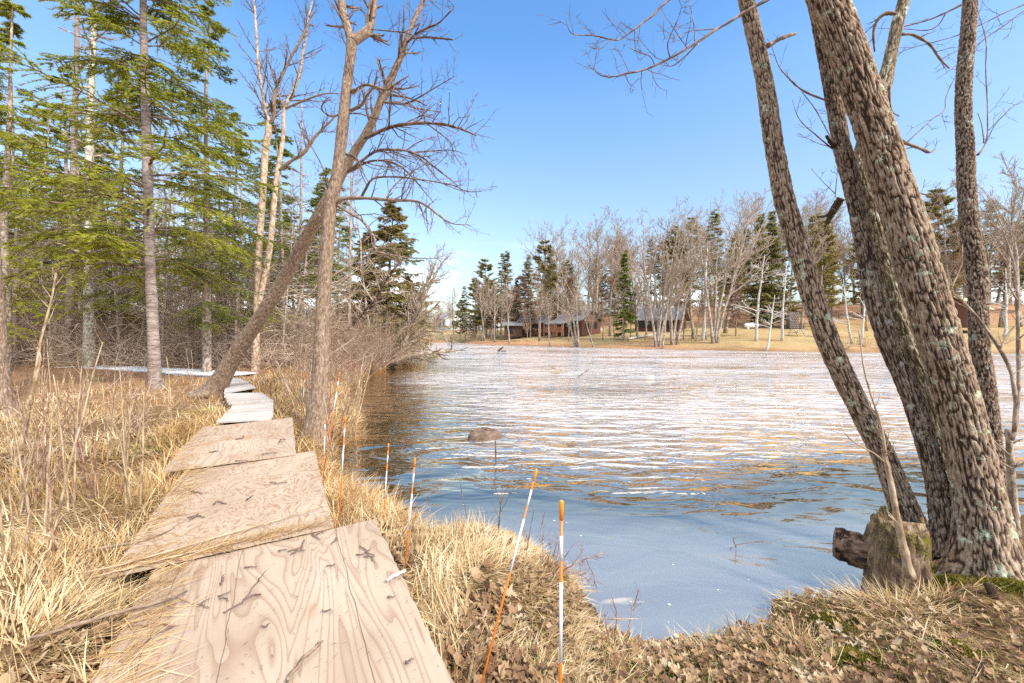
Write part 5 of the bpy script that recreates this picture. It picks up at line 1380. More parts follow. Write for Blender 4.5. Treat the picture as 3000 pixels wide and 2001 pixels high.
# ---- picnic table
q = Gt(1828, 771)
pt = link('picnic_table', None, None, tuple(q), .35)
tag(pt, 'picnic table with pale top and two benches on the far lawn', 'picnic table')
TABLE = m_plank('table_pale_wood', [(.62, .55, .44), (.74, .68, .56), (.8, .76, .66)])
IRON = m_plain('iron_dark', (.06, .05, .045), .6)
for nm, ys, z, w in (('table_top', [-.29, -.145, 0, .145, .29], .76, .135), ('bench', [-.82, -.69], .45, .12), ('bench', [.69, .82], .45, .12)):
    par = link(nm, None, pt)
    for y in ys:
        b_ = MB(); b_.box((0, y, z), (1.9, w, .04)); link('plank', b_.build('plank', TABLE, False), par)
for s in (-1, 1):
    mb = MB()
    mb.tube([(s * .65, -.72, .43), (s * .65, -.45, .40), (s * .65, .45, .40), (s * .65, .72, .43)], .025, 6)
    mb.tube([(s * .65, -.62, 0), (s * .65, -.22, .74)], .025, 6)
    mb.tube([(s * .65, .62, 0), (s * .65, .22, .74)], .025, 6)
    link('leg_frame', mb.build('leg_frame', IRON), pt)
# ---- stone fireplace
q = Gt(1822, 755, 64)
fp = link('stone_fireplace', None, None, tuple(q))
tag(fp, 'outdoor stone fireplace with stubby chimney behind the picnic table', 'fireplace')
FSTONE = m_stone('stone_field', [(.3, (.17, .12, .10)), (.5, (.33, .25, .21)), (.7, (.48, .4, .35))], 3)
gg = np.random.default_rng(3)
mb = MB(); mb.box((0, .25, 1.2), (1.35, .8, 2.4)); link('core', mb.build('core', m_plain('mortar', (.3, .25, .2)), False), fp)
stone = MB()
a, b2 = np.meshgrid(np.linspace(0, 2 * np.pi, 8, endpoint=False), np.linspace(-1.2, 1.2, 4))
sv = np.stack([np.cos(a) * np.cos(b2), .5 * np.sin(a) * np.cos(b2), .55 * np.sin(b2)], -1).reshape(-1, 3) * (1 + .15 * gg.normal(size=(32, 1)))
bq = (np.arange(3) * 8)[:, None] + np.arange(8)[None]; bq2 = (np.arange(3) * 8)[:, None] + (np.arange(8)[None] + 1) % 8
stone.add(sv, [np.stack([bq, bq2, bq2 + 8, bq + 8], -1).reshape(-1, 4), [tuple(range(7, -1, -1)), tuple(range(24, 32))]])
sm_ = stone.build('stone', FSTONE)
for r_ in range(9):
    for c_ in range(5):
        o = link('stone', sm_, fp, ((c_ - 2) * .28 + .07 * (r_ % 2), -.17, .15 + r_ * .26), 0, (.15, .16, .22))
for s in (-1, 1):
    mb = MB(); mb.box((s * 1.15, .1, .55), (.75, .6, .12)); mb.box((s * 1.35, .1, .22), (.2, .5, .6)); link('shelf', mb.build('shelf', IRON, False), fp)
mb = MB(); mb.box((1.0, 0, 0)[:3], (.1, .1, .1))
# ---- red garden chair, pale boulder, yellow post
q = Gt(1063, 764, 88)
ch = link('garden_chair', None, None, tuple(q), 2.2)
tag(ch, 'small red garden chair on the far lawn near the white house', 'chair')
REDP = m_plain('paint_red', (.55, .05, .04), .5)
for i in range(5):
    b_ = MB(); b_.box((-.3 + i * .15, .35, .75), (.13, .04, .8)); link('back_slat', b_.build('back_slat', REDP, False), ch)
b_ = MB(); b_.box((0, 0, .38), (.75, .7, .05)); link('seat', b_.build('seat', REDP, False), ch)
for s in (-1, 1):
    b_ = MB(); b_.box((s * .42, 0, .6), (.14, .8, .04)); link('armrest', b_.build('armrest', REDP, False), ch)
    for y in (-.33, .33):
        b_ = MB(); b_.box((s * .4, y, .29), (.08, .08, .58)); link('leg', b_.build('leg', REDP, False), ch)
def rock(name, label, c, size, mat, seed, cat='rock', squash=.55):
    n1, n2_ = 40, 22
    a, b2 = np.meshgrid(np.linspace(0, 2 * np.pi, n1, endpoint=False), np.linspace(-1.5, 1.5, n2_))
    v = np.stack([np.cos(a) * np.cos(b2), np.sin(a) * np.cos(b2), np.sin(b2)], -1)
    rr3 = 1 + .35 * fbm(v * 1.3 + seed, 3) + .10 * fbm(v * 5 + seed, 3)
    v = (v * rr3[..., None]).reshape(-1, 3) * np.array([size, size * .8, size * squash])
    q0 = (np.arange(n2_ - 1) * n1)[:, None] + np.arange(n1)[None]; q1 = (np.arange(n2_ - 1) * n1)[:, None] + (np.arange(n1)[None] + 1) % n1
    m = mesh(name, v, [np.stack([q0, q1, q1 + n1, q0 + n1], -1).reshape(-1, 4)], mat, True)
    return tag(link(name, m, None, tuple(c)), label, cat)
rock('boulder', 'pale boulder beside the porched cabin', Gt(1378, 761, 66), .9, STONE_PALE, 4.0)
rock('boulder', 'brown boulder breaking the surface of the near river', G(1115, 1002) - (0, 0, .02), .33, STONE_BROWN, 7.0, squash=.55)
rock('boulder', 'small pale rock poking out of the river far from shore', G(1493, 862) - (0, 0, .12), .26, STONE_PALE, 9.0)
mb = MB(); mb.box((0, 0, .55), (.12, .12, 1.1)); mb.tube([(0, 0, 1.1), (0, 0, 1.16)], [.08, .02], 8)
tag(link('marker_post', mb.build('marker_post', m_plain('paint_yellow', (.75, .45, .02)), False), None, tuple(Gt(1985, 752, 60))), 'yellow post on the far bank between the near trunks', 'post')
for pts, lb, d in (([(1443, 782, 7), (1475, 775, 6), (1498, 771, 4)], 'pale fallen trunk beside the dark cone-shaped spruce', None), ([(1852, 773, 3), (1905, 774, 3)], 'pale pole lying on the grass beside the picnic table', None)):
    w3 = np.array([Gt(x, y) + (0, 0, w * .03) for x, y, w in pts])
    mb = MB(); c0 = w3[0].copy(); mb.tube(w3 - c0, np.array([w for _, _, w in pts]) * .024, 8)
    tag(link('fallen_log', mb.build('fallen_log', BARK_WHITE), None, tuple(c0)), lb, 'log')
# ---- sticks and flotsam in the river
def stick(name, label, rows, d, mat=TWIG, cat='stick', sides=6, n=12):
    t = Tree(name, label, P(rows[0][0][0], rows[0][0][1], d), cat)
    for i, c in enumerate(rows):
        p, r = traced(c, d, n)
        t.limb(p, r, mat, sides, 'stem' if i == 0 else 'side_twig', rough=.001)
    return t
dW = lambda y: ZC * F / (y - YH)
stick('river_stick', 'thin dark stick standing upright in the water below the brown boulder', [[(1138, 1066, 3), (1138, 1035, 3.5), (1137, 1008, 2.5)]], dW(1060))
stick('river_snag', 'dark broken branch stub jutting from the far river', [[(1142, 808, 5), (1150, 801, 4), (1156, 796, 2.5)], [(1150, 807, 4), (1162, 806, 3)]], dW(807), BARK_DARK)
stick('river_twigs', 'pale twig tangle in the middle of the river', [[(1275, 858, 3), (1290, 850, 2.5), (1262, 842, 2)], [(1282, 856, 2), (1270, 846, 2), (1258, 850, 1.5)], [(1285, 857, 2), (1240, 852, 1.5)]], dW(858), TWIG_STRAW)
stick('river_twig', 'thin slanting twig right of the pale twig tangle', [[(1322, 870, 2), (1338, 858, 2), (1352, 848, 1.5)]], dW(868), TWIG)
stick('river_twigs', 'bent twig with straw caught on it in the near river', [[(1368, 1140, 2.5), (1358, 1120, 2.5), (1366, 1110, 2), (1385, 1106, 2)], [(1352, 1134, 4), (1375, 1128, 5), (1402, 1130, 3)], [(1362, 1134, 2), (1385, 1140, 2), (1400, 1146, 1.5)]], dW(1135), TWIG_STRAW)
stick('river_twig', 'forked twig poking from the calm water near the stump', [[(1690, 1258, 3), (1684, 1240, 2.5), (1686, 1232, 2)], [(1688, 1252, 2.5), (1720, 1246, 1.5), (1760, 1242, 1)], [(1678, 1280, 2.5), (1678, 1256, 2)]], dW(1262))
stick('dead_weed', 'tall dry branching weed on the grassy hummock at the water', [[(1140, 1255, 4), (1146, 1200, 3.5), (1152, 1140, 2.5), (1160, 1095, 1.5)], [(1147, 1180, 2), (1180, 1120, 1.5), (1200, 1092, 1)], [(1150, 1160, 2), (1138, 1120, 1.5), (1136, 1100, 1)], [(1148, 1195, 2), (1128, 1150, 1)], [(1151, 1150, 1.5), (1172, 1100, 1)]], 3.3, TWIG, 'weed')
stick('dead_weed', 'thin dry weed stalk with curled tip in the shallow water', [[(1075, 1205, 2), (1064, 1150, 1.8), (1053, 1085, 1.5), (1054, 1068, 1.2), (1060, 1064, 1)]], 3.6, TWIG, 'weed')
stick('dead_weed', 'thin brown weed stalk leaning in the shallows near the leaning marker stake', [[(1205, 1290, 2.5), (1215, 1230, 2), (1228, 1160, 1.5)]], 2.9, TWIG, 'weed')
stick('dead_weed', 'sprawling brown weed with seed heads behind the nearest marker stake', [[(1240, 1330, 4), (1290, 1310, 3), (1340, 1285, 2.5), (1385, 1268, 1.5)], [(1290, 1310, 2.5), (1335, 1320, 2), (1360, 1345, 1.5)], [(1310, 1302, 2), (1340, 1262, 1.5)], [(1270, 1318, 3), (1280, 1275, 2), (1285, 1240, 1.2)], [(1345, 1283, 2), (1362, 1320, 1.2), (1372, 1360, 1)]], 2.55, TWIG_RED, 'weed').twigs(TWIG_RED, 30, .12, 60, 2, 0, .3, .0, .0018, 5, name='twigs', lmin=.03)
stick('dead_weed', 'horizontal dry reed stems over the water right of the nearest marker stake', [[(1300, 1412, 3), (1380, 1420, 2.5), (1480, 1420, 1.5)], [(1310, 1400, 2.5), (1360, 1418, 2), (1440, 1424, 1.2)]], 2.2, TWIG_STRAW, 'weed')
# ------------------------------------------------------------------ grass, leaves, stems
def quad_of(o, w, L):
    m = np.array(o.matrix_basis)
    return [tuple((m @ np.array([x, y, 0, 1]))[:2]) for x, y in ((-w, 0), (0, 0), (0, L), (-w, L))]
board_polys = [quad_of(o1, 1.25, 2.44), quad_of(o2, 1.16, np.linalg.norm((G(722, 1037, .53) - G(765, 1205, .53))[:2])), quad_of(o3, 1.13, np.linalg.norm((G(672, 960, .56) - G(679, 1040, .565))[:2])),
               [tuple(G(x, y, .59)[:2]) for x, y in ((498, 968), (624, 961), (628, 919), (588, 889), (551, 868), (535, 866), (514, 903), (538, 925))]]
for k in range(3):
    d = unit(wl[k + 1] - wl[k]); nn = np.array([-d[1], d[0]]) * .5
    board_polys.append([tuple(wl[k] - nn), tuple(wl[k] + nn), tuple(wl[k + 1] + nn), tuple(wl[k + 1] - nn)])
def on_boards(x, y, m=.02):
    o = np.zeros(x.shape, bool)
    for q in board_polys:
        o |= poly_sd(x, y, q) > -m
    return o
def scatter(n, a0, a1, r0, r1, g, dmin=.02, boards=True, w=None):
    a = np.radians(g.uniform(a0, a1, n))
    r = r0 * (r1 / r0) ** g.random(n)
    x, y = r * np.sin(a), r * np.cos(a)
    k = poly_sd(x, y, near_poly) > dmin
    if boards:
        k &= ~on_boards(x, y)
    if w is not None:
        k &= g.random(n) < w(x, y)
    x, y = x[k], y[k]
    return np.stack([x, y, hgt(x, y)], 1)
def blades(pts, L, w, head, th0, curl, g, seg=3, sink=.02):
    n = len(pts)
    L, w, head, th0, curl = [np.broadcast_to(np.asarray(q, float), (n,)) for q in (L, w, head, th0, curl)]
    h = np.stack([np.cos(head), np.sin(head), 0 * head], 1)
    sd = np.stack([-np.sin(head + .7 * g.normal(size=n)), np.cos(head + .7 * g.normal(size=n)), .3 * g.normal(size=n)], 1)
    c = pts - np.array([0, 0, sink])
    V = []
    for s in range(seg + 1):
        t = s / seg
        if s:
            th = th0 + curl * (t - .5 / seg)
            c = c + (h * np.sin(th)[:, None] + np.array([0, 0, 1.0]) * np.cos(th)[:, None]) * (L / seg)[:, None]
        ww = w * (1 - .75 * t ** 1.5) * .5
        V += [c - sd * ww[:, None]] + ([c + sd * ww[:, None]] if s < seg else [])
    V = np.stack(V, 1)
    k = V.shape[1]
    o = (np.arange(n) * k)[:, None]
    qs = [np.concatenate([o + 2 * s, o + 2 * s + 1, o + 2 * s + 3, o + 2 * s + 2], 1) for s in range(seg - 1)]
    tr = np.concatenate([o + 2 * seg - 2, o + 2 * seg - 1, o + 2 * seg], 1)
    return V.reshape(-1, 3), qs, tr
def grass(name, label, pts, L, w, head, th0, curl, mat, g, seg=3):
    V, qs, tr = blades(pts, L, w, head, th0, curl, g, seg)
    o = link(name, mesh(name, V, [np.concatenate(qs), tr], mat, False))
    return tag(o, label, 'grass', None, 'stuff')
g = np.random.default_rng(31)
def field(p, s, k=0.0):
    return 6.28 * n2(p[:, 0], p[:, 1], s, 2, k) * 1.2
# left marsh: matted straw, tawny tufts, long near blades
p = scatter(120000, -56, -3, 1.5, 15, g, .03, w=lambda x, y: .25 + .75 * smooth(-.45, .05, n2(x, y, 1.3, 3, 21.0)))
p = p[(p[:, 0] < -.2)]
n = len(p)
rr4 = np.hypot(p[:, 0], p[:, 1])
grass('dry_grass', 'matted straw-coloured grass filling the marsh left of the walkway', p, g.uniform(.12, .36, n) * (.7 + .15 * np.minimum(rr4 / 5, 2)), .0038 + .0008 * rr4, field(p, .9) + g.normal(size=n) * .7, np.where(g.random(n) < .12, g.uniform(.3, .9, n), g.uniform(1.2, 1.58, n)), g.uniform(.0, .4, n), GRASS, g)
p = scatter(40000, -56, -3, 2.0, 17, g, .03, w=lambda x, y: smooth(-.1, .35, n2(x, y, .8, 2, 3.0)) * ((x < -.62 * y - .2) | (y > 7)))
n = len(p)
rr4 = np.hypot(p[:, 0], p[:, 1])
grass('tawny_grass', 'upright tawny sedge tufts across the marsh and along the white walkway', p, g.uniform(.10, .28, n), .0035 + .0008 * rr4, g.random(n) * 6.28, g.uniform(.0, .5, n), g.uniform(.1, .9, n), GRASS_T, g)
# greenish tufts beside the boards
def tuft(c, n, r, L, name, label, mat, spread=1.0):
    q = np.stack([c[0] + r * g.normal(size=n) * .5, c[1] + r * g.normal(size=n) * .5], 1)
    q = np.concatenate([q, hgt(q[:, 0], q[:, 1])[:, None]], 1)
    hd = np.arctan2(q[:, 1] - c[1], q[:, 0] - c[0]) + g.normal(size=n) * .4
    o = grass(name, label, q, g.uniform(.5, 1.1, n) * L * .8, .005, hd, g.uniform(.5, 1.3, n) * spread, g.uniform(.3, 1.0, n), mat, g, 4)
    o['kind'] = 'thing'
    o['category'] = 'grass tuft'
    return o
for (x, y), L, lb in (((340, 1040), .30, 'yellow-green grass tuft left of the scuffed plywood sheet'), ((320, 1140), .14, 'small bright green tuft left of the swirl-grained sheet'), ((480, 950), .22, 'yellow-green grass clump before the leaning tree foot'),
                      ((15, 1500), .38, 'large arching grass tuft at the lower left picture corner'), ((440, 1000), .2, 'greenish grass clump by the scuffed sheet corner'), ((40, 1400), .3, 'straw tuft above the corner tuft at the left edge')):
    tuft(Gt(x, y), 900, .32, L, 'grass_tuft', lb, GRASS_G if 'green' in lb else GRASS)
# right bank hummocks
def right_bank(n, r0, r1, a0=-16, a1=12):
    return scatter(n, a0, a1, r0, r1, g, .0)
p = right_bank(34000, 1.5, 4.2, -32, 9)
p = p[(p[:, 0] > -1.7)]
n = len(p)
grass('hummock_grass', 'pale dry grass flopped over the hummock between the plywood and the water', p, g.uniform(.08, .24, n), g.uniform(.003, .0055, n), field(p, 1.3, 5.0) + g.normal(size=n) * .6, g.uniform(1.1, 1.58, n), g.uniform(.0, .35, n), GRASS, g, 4)
# strip along the left bank by the upright tree and the bend
p = scatter(42000, -42, -14, 3.5, 26, g, .0)
dd = poly_sd(p[:, 0], p[:, 1], near_poly)
p = p[(dd < 2.4)]
n = len(p)
grass('bank_grass', 'dry grass fringing the water below the upright tree and the brush', p, g.uniform(.15, .42, n), .004 + .0011 * np.hypot(p[:, 0], p[:, 1]), g.random(n) * 6.28, g.uniform(.4, 1.3, n), g.uniform(.1, 1.0, n), GRASS_T, g)
# lower right corner: short greenish turf with fallen leaves and moss
p = scatter(26000, 2, 56, .9, 4.2, g, .0)
n = len(p)
grass('short_turf', 'short yellowish turf in the lower right corner', p, g.uniform(.03, .11, n), g.uniform(.003, .006, n), g.random(n) * 6.28, g.uniform(.2, 1.2, n), g.uniform(.1, .9, n), GRASS_G, g, 2)
p = scatter(16000, 4, 56, 1.0, 4.0, g, .0, w=lambda x, y: smooth(.0, .3, n2(x, y, 2.2, 2, 8.0)))
n = len(p)
grass('straw_litter', 'loose dry straw lying on the turf in the lower right corner', p + np.array([0, 0, .02]), g.uniform(.06, .2, n), .004, g.random(n) * 6.28, g.uniform(1.0, 1.5, n), g.uniform(.0, .3, n), GRASS, g, 2)
tuft(P(2060, 1375, 2.4), 900, .25, .28, 'grass_tuft', 'drooping straw tuft at the foot of the cut sapling', GRASS)
tuft(Gt(2150, 1400), 500, .2, .22, 'grass_tuft', 'thin straw tuft below the thickest trunk', GRASS)
tuft(Gt(1100, 1310), 1800, .6, .20, 'grass_tuft', 'rounded straw hummock top beside the branching weed', GRASS)
tuft(Gt(975, 1285), 1300, .5, .22, 'grass_tuft', 'straw hummock beside the nearest sheet edge', GRASS)
tuft(Gt(780, 1000), 1500, .6, .45, 'grass_tuft', 'straw tussock on the water side of the upright tree', GRASS_T)
tuft(Gt(850, 1150), 900, .5, .28, 'grass_tuft', 'flattened sedge mat in the shallows behind the marker stakes', GRASS_T, 2.2)
# moss cushions
def moss(c, r, label, h=.03):
    n = 2600
    q = np.array(c[:2]) + r * g.normal(size=(n, 2)) * .45
    z = hgt(q[:, 0], q[:, 1]) + h * np.exp(-((q - np.array(c[:2])) ** 2).sum(1) / (r * r * .4))
    V, qs, tr = blades(np.stack([q[:, 0], q[:, 1], z], 1), g.uniform(.008, .02, n), .007, g.random(n) * 6.28, g.uniform(.1, .9, n), .3, g, 2, .006)
    tag(link('moss_patch', mesh('moss_patch', V, [np.concatenate(qs), tr], MOSS, False)), label, 'moss', None, 'stuff')
for x, y, r, lb in ((1960, 1520, .16, 'orange-green moss patch in the middle of the lower right turf'), (1560, 1545, .12, 'moss patch at the bottom edge right of the nearest stake'), (1905, 1440, .14, 'small moss patch near the water corner'), (2200, 1500, .1, 'moss patch below the thickest trunk'), (2320, 1345, .14, 'bright moss cushion at the right edge by the thickest trunk'), (2170, 1340, .1, 'green moss at the inner foot of the clump')):
    moss(Gt(x, y), r, lb)
# leaves
def leaf_mesh(seed):
    gg = np.random.default_rng(seed)
    k = 16
    a = np.arange(k) * 2 * np.pi / k
    lob = (.55, .8, .35, .7, .9, .5, .65, .3)[seed % 8]
    r = .36 * (1 - lob * .5 + lob * .5 * np.cos((5, 3, 7, 5, 3, 7, 5, 2)[seed % 8] * a)) * (1 + .12 * gg.normal(size=k))
    asp = gg.uniform(.55, .95)
    x, y = r * np.sin(a) * asp * 1.25, r * np.cos(a) * 1.35
    cu, fo, tw = gg.uniform(-1.6, 2.2), gg.uniform(.1, 1.0), gg.uniform(-.8, .8)
    z = cu * y * y + fo * np.abs(x) + tw * x * y + .05 * gg.normal(size=k)
    V = np.concatenate([[(0, 0, 0)], np.stack([x, y, z], 1)])
    return V, np.array([(0, 1 + (i + 1) % k, 1 + i) for i in range(k)])
LM = [leaf_mesh(i) for i in range(8)]
def leaves(name, label, pts, smin, smax, parent=None):
    n = len(pts)
    Vs, Fs, o_ = [], [], 0
    for q in range(8):
        idx = np.arange(q, n, 8)
        m = len(idx)
        if not m:
            continue
        V, Fq = LM[q]
        a = g.random(m) * 6.28
        s = g.uniform(smin, smax, m)
        tx, ty = g.normal(size=m) * .35, g.normal(size=m) * .35
        X = V[None] * s[:, None, None]
        Y = np.stack([X[..., 0] * np.cos(a)[:, None] - X[..., 1] * np.sin(a)[:, None], X[..., 0] * np.sin(a)[:, None] + X[..., 1] * np.cos(a)[:, None], X[..., 2]], -1)
        Y[..., 2] += Y[..., 0] * tx[:, None] + Y[..., 1] * ty[:, None]
        Vs.append((Y + pts[idx][:, None]).reshape(-1, 3))
        Fs.append((Fq[None] + (np.arange(m) * len(V))[:, None, None]).reshape(-1, 3) + o_)
        o_ += m * len(V)
    return tag(link(name, mesh(name, np.concatenate(Vs), [np.concatenate(Fs)], LEAF_DRY, True), parent), label, 'leaves', None, 'stuff')
p = scatter(26000, 0, 56, .95, 3.6, g, .0, w=lambda x, y: .3 + .7 * smooth(-.3, .5, n2(x, y, 1.2, 2, 2.0) + .35 * (x - 1.6)))
litter = leaves('leaf_litter', 'brown fallen leaves strewn over the lower right bank', p + np.stack([0 * p[:, 0], 0 * p[:, 0], g.uniform(.004, .045, len(p))], 1), .022, .06)
p2 = scatter(9000, -56, 0, 1.5, 8.5, g, .03, w=lambda x, y: smooth(.0, .45, n2(x, y, 1.1, 2, 12.0)))
leaves('marsh_leaf_litter', 'curled brown leaves caught in the marsh grass by the boards', p2 + np.array([0, 0, .03]), .04, .10)
big = [me for me in (mesh('leaf', V, [Fq], LEAF_DRY, True) for V, Fq in LM)]
pb = scatter(520, 2, 54, 1.0, 2.9, g, .0)[:170]
for i, q in enumerate(pb):
    o = link('leaf', big[i % 8], litter, tuple(q + (0, 0, .03)), g.random() * 6.28, g.uniform(.05, .09))
    o.rotation_euler = (g.normal() * .35, g.normal() * .35, g.random() * 6.28)
# upright dead stems in the marsh: plants
def dead_plant(c, h, ns, mat, label, seed, spread=.25, tw=4, cat='dead stem', group='dead upright stems in the marsh'):
    gg = np.random.default_rng(seed)
    a = gg.random(ns) * 6.28
    s = np.linspace(0, 1, 7)
    L = h * gg.uniform(.6, 1.1, ns)
    til = gg.uniform(.02, spread, ns)
    B = np.stack([np.cos(a)[:, None] * (.05 + L[:, None] * til[:, None] * s ** 1.2), np.sin(a)[:, None] * (.05 + L[:, None] * til[:, None] * s ** 1.2), L[:, None] * s - .05], -1)
    B += np.cumsum(gg.normal(size=B.shape), 1) * .008 * s[None, :, None]
    RB = np.broadcast_to(np.linspace(.0085, .0035, 7), (ns, 7)) * (h / 1.0) ** .5
    C, Q = grow(B, RB, tw, .35, 1, .3, 38, 4, .08, .08, .6, .002, gg)
    a_ = MB().tubes(B, RB, 5)
    e = link('marsh_plant', None, None, tuple(c))
    tag(e, label, cat, group)
    link('stalks', a_.build('stalks', mat), e)
    link('side_twigs', MB().tubes(C, Q, 3).build('side_twigs', mat), e)
spots = [(55, 1090), (120, 1120), (165, 1180), (95, 1250), (200, 1060), (245, 1000), (290, 1080), (330, 960), (150, 985), (30, 1180), (225, 1150), (395, 985), (60, 1000), (270, 930), (120, 940), (190, 940), (330, 1010), (20, 1300), (310, 1160), (420, 940), (250, 1060), (180, 1000), (80, 1170), (140, 1060), (215, 905), (300, 905), (450, 905), (95, 905)]
gg = np.random.default_rng(61)
for k, (x, y) in enumerate(spots):
    c = Gt(x, y)
    dead_plant(c, gg.uniform(.7, 1.35), int(gg.integers(2, 6)), (TWIG_STRAW, TWIG_RED, TWIG_STRAW)[k % 3], ('straw-coloured', 'reddish', 'pale brown')[k % 3] + ' dry stems in the marsh, ' + lm(x, 100 if y < 960 else 50 if y < 1090 else 1, LM_L, 40, 80), 200 + k)
dead_plant(Gt(128, 1320), 1.05, 1, TWIG_RED, 'single dark red branching stem rising near the left end of the nearest sheet', 301, .3, 7, group=None)
dead_plant(Gt(95, 1400), .6, 1, TWIG_STRAW, 'short bare straw stub left of the nearest sheet', 302, .1, 2, group=None)
for k, (x, y) in enumerate([(735, 1010), (775, 1005), (700, 985), (690, 940), (755, 960), (800, 955), (660, 905), (640, 930), (770, 1075), (810, 1010), (720, 950)]):
    dead_plant(Gt(x, y), gg.uniform(.9, 1.6), 6, (TWIG_STRAW, TWIG_RED, TWIG_GREY)[k % 3], 'tall thin dry shoots on the bank around the upright tree', 320 + k, .6, 6, 'dry shoots', 'tall thin dry shoots around the upright tree')
for k, (x, y) in enumerate([(1280, 1290), (1340, 1400), (1230, 1270), (1250, 1330), (1190, 1240), (985, 1180), (1420, 1480), (1700, 1470)]):
    dead_plant(Gt(x, y), gg.uniform(.15, .4), 3, TWIG_RED, 'small brown dry stems at the near water edge', 340 + k, .5, 5, 'dry shoots', 'small dry stems at the near water edge')
# the broken reed-like sapling leaning before the left edge trunk
t = Tree('leaning_dead_sapling', 'split dead sapling leaning right in front of the left edge trunk', P(0, 1290, 4.2), 'sapling')
for i, c in enumerate(([(-12, 1300, 14), (12, 1200, 13), (35, 1070, 12), (62, 960, 11), (78, 880, 10), (95, 780, 8), (118, 690, 6), (130, 625, 5)], [(70, 930, 10), (84, 860, 8), (92, 820, 6), (84, 800, 4)], [(30, 1085, 9), (52, 1010, 8), (30, 960, 7)], [(60, 960, 6), (20, 935, 6), (-15, 950, 5)])):
    p_, r_ = traced(c, 4.2, 26)
    t.limb(p_, r_, TWIG_STRAW, 8, 'stem' if i == 0 else 'shoot', rough=.003)
t.twigs(TWIG_STRAW, 4, .2, 40, 2, 0, .4, .03, .002, 9, name='twigs', lmin=.06)
# sticks lying on the grass and across the boards
def lying(rows, z, label, mat=TWIG, name='fallen_branch', cat='branch', k=1.0):
    pts = np.array([G(x, y, z) for x, y, w in rows])
    dd3 = pts[:, 1]
    rad = np.array([w for _, _, w in rows]) * dd3 / F / 2 * k
    q = spline(np.concatenate([pts, rad[:, None]], 1), 14)
    q[:, 2] += q[:, 3] * .9 + .002
    q[1:-1, :2] += .004 * g.normal(size=(12, 2))
    return tag(link(name, plain(q[:, :3], q[:, 3], q[0, :3], 7).build(name, mat), None, tuple(q[0, :3])), label, cat)
lying([(70, 1470, 9), (180, 1438, 9), (290, 1405, 8), (370, 1385, 7), (430, 1360, 5)], .525, 'long dark branch lying from the marsh grass onto the nearest sheet', BARK_GREY)
lying([(110, 1285, 5), (230, 1262, 6), (330, 1245, 6), (400, 1215, 4)], .53, 'slim lichened branch lying beside the swirl-grained sheet', BARK_GREY)
lying([(180, 1320, 4), (330, 1285, 4), (480, 1240, 4), (640, 1195, 3), (740, 1165, 2)], .545, 'long pale reed lying slantwise across the swirl-grained sheet', TWIG_STRAW, 'fallen_reed', 'reed')
lying([(200, 1330, 4), (340, 1296, 4), (470, 1262, 3)], .54, 'pale split reed beside the long one at the sheet overlap', TWIG_STRAW, 'fallen_reed', 'reed')
lying([(660, 1568, 9), (690, 1525, 9), (720, 1495, 8), (742, 1475, 5)], .51, 'mossy stick lying at the bottom of the nearest sheet', BARK_GREY, 'fallen_stick', 'stick')
lying([(888, 1337, 7), (908, 1326, 8), (930, 1314, 7)], .515, 'broken stick with a white torn end on the right edge of the nearest sheet', BARK_WHITE, 'fallen_stick', 'stick')
lying([(513, 1408, 3), (545, 1392, 4), (575, 1372, 4), (600, 1366, 3)], .508, 'thin curved twig in the middle of the nearest sheet', TWIG, 'fallen_twig', 'twig')
lying([(556, 1385, 3), (585, 1345, 3), (610, 1312, 2)], .512, 'thin twig crossing the curved one on the nearest sheet', TWIG, 'fallen_twig', 'twig')
lying([(295, 1437, 3), (350, 1437, 4), (410, 1437, 3)], .508, 'straight rusty twig near the left edge of the nearest sheet', TWIG_RED, 'fallen_twig', 'twig')
lying([(330, 1480, 3), (355, 1458, 4), (400, 1440, 3)], .508, 'knobbly twig just below the straight rusty one', TWIG, 'fallen_twig', 'twig')
tw_ = [((826, 1255), (860, 1280)), ((818, 1275), (850, 1262)), ((835, 1280), (862, 1292)), ((690, 1262), (700, 1240)), ((668, 1275), (700, 1265)), ((660, 1268), (690, 1258)), ((760, 1250), (775, 1235)), ((725, 1230), (745, 1222)), ((720, 1225), (735, 1240)), ((560, 1305), (590, 1302)), ((640, 1265), (660, 1262)), ((455, 1390), (480, 1397)), ((455, 1390), (480, 1375)), ((500, 1370), (530, 1358)), ((505, 1375), (525, 1380)), ((890, 1372), (906, 1372)), ((740, 1402), (758, 1400)), ((930, 1525), (950, 1512)), ((600, 1440), (618, 1432)), ((505, 1345), (515, 1320)), ((750, 1300), (766, 1296)), ((585, 1220), (600, 1210)), ((430, 1190), (470, 1188)), ((435, 1195), (455, 1180)), ((565, 1150), (580, 1140)), ((490, 1160), (520, 1158)), ((620, 1110), (660, 1108)), ((440, 1130), (465, 1134)), ((540, 1060), (570, 1058)), ((600, 1045), (635, 1040)), ((540, 1010), (560, 1002)), ((480, 1040), (500, 1036)), ((590, 1225), (620, 1215)), ((655, 1010), (640, 1018))]
for (x0, y0), (x1, y1) in tw_:
    zz = .507 if y0 > 1215 else (.541 if y0 > 1065 else .572)
    on = 'nearest' if y0 > 1215 else ('swirl-grained' if y0 > 1065 else 'scuffed')
    mx, my = (x0 + x1) / 2 + g.normal() * 3, (y0 + y1) / 2 + g.normal() * 3
    o = lying([(x0, y0, 2.6), (mx, my, 2.8), (x1, y1, 1.8)], zz, 'small dark broken twig lying on the %s plywood sheet' % on, TWIG, 'fallen_twig', 'twig')
    o['group'] = 'small dark twigs on the %s plywood sheet' % on
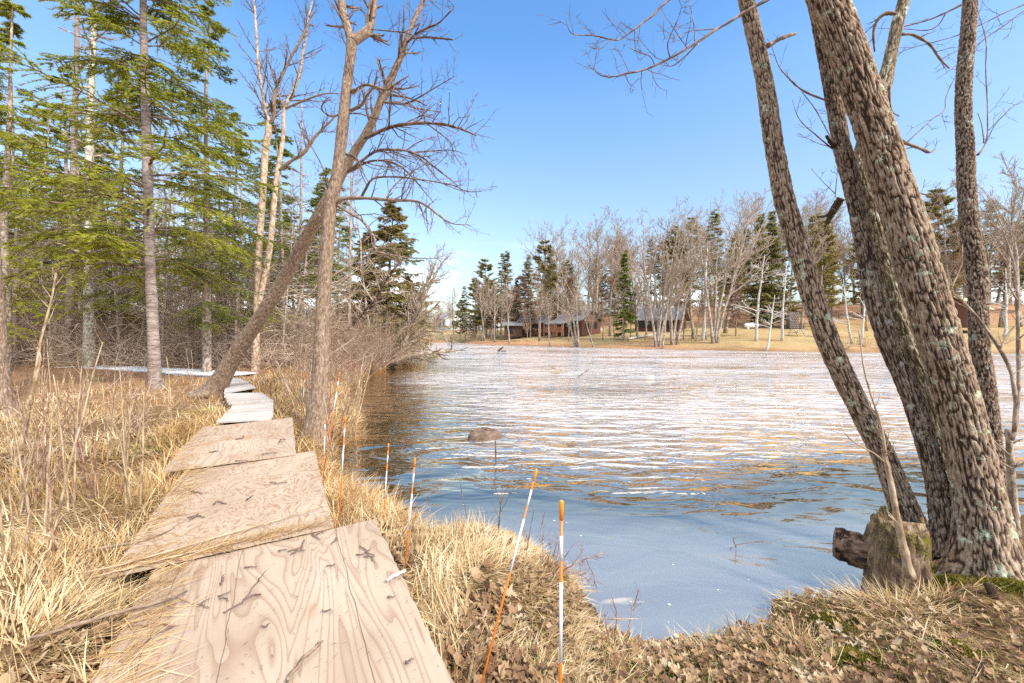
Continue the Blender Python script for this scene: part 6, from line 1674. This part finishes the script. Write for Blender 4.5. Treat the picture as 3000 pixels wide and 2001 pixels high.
# needles and crumbs on the boards
for o, w_, L_, lb, n in ((o1, 1.25, 2.44, 'nearest', 700), (o2, 1.16, 2.0, 'swirl-grained', 520), (o3, 1.13, 2.1, 'scuffed', 300)):
    q = np.stack([-g.random(n) ** (1.0) * w_, g.random(n) * L_, np.full(n, .012)], 1)
    a = g.random(n) * 6.28
    L = g.uniform(.008, .035, n)
    V, qs, tr = blades(q, L, .0022, a, 1.5, 0.0, g, 2, .0)
    tag(link('needle_litter', mesh('needle_litter', V, [np.concatenate(qs), tr], TWIG, False), o), None, None, None, 'stuff')
# drifting foam flecks on the calm water
n = 420
x = g.uniform(-4.5, 5.5, n); y = g.uniform(2.4, 22, n)
k = poly_sd(x, y, near_poly) < -.15
x, y = x[k], y[k]
k = (g.random(len(x)) < .8) & ((x < -.12 * y) | (y < 4.5))
x, y = x[k], y[k]
a = np.linspace(0, 2 * np.pi, 8, endpoint=False)
s = g.uniform(.003, .009, len(x)) * (.7 + .06 * y)
V = np.stack([x[:, None] + np.cos(a) * s[:, None] * 1.5, y[:, None] + np.sin(a) * s[:, None], np.full((len(x), 8), .006)], -1).reshape(-1, 3)
tag(link('foam_flecks', mesh('foam_flecks', V, [np.arange(len(V)).reshape(-1, 8)], m_plain('foam_white', (.8, .8, .8), .6), False)), 'small white foam flecks drifting on the calm water', 'foam', None, 'stuff')
# loose straw blown over the left edges of the boards
for o, w_, L_, z_, n in ((o1, 1.25, 2.44, .006, 900), (o2, 1.16, 2.0, .006, 900), (o3, 1.13, 2.1, .006, 250)):
    q = np.stack([-w_ + np.abs(g.normal(size=n)) * .11 - .03, g.random(n) * L_, np.full(n, z_)], 1)
    q[:, 2] += g.random(n) * .012
    if o is o2:
        e_n = int(n * .55)
        q[:e_n] = np.stack([-g.random(e_n) ** .6 * w_, np.abs(g.normal(size=e_n)) * .06, np.full(e_n, z_)], 1)
    V, qs, tr = blades(q, g.uniform(.05, .28, n), .004, g.normal(size=n) * .8 + .3, g.uniform(1.4, 1.58, n), .0, g, 2, .0)
    m_ = np.array(o.matrix_basis)
    V = V @ m_[:3, :3].T + m_[:3, 3]
    tag(link('loose_straw', mesh('loose_straw', V, [np.concatenate(qs), tr], GRASS_T, False)), 'loose straw strewn over the edge of the %s sheet' % {o1: 'nearest', o2: 'swirl-grained', o3: 'scuffed'}[o], 'straw', None, 'stuff')
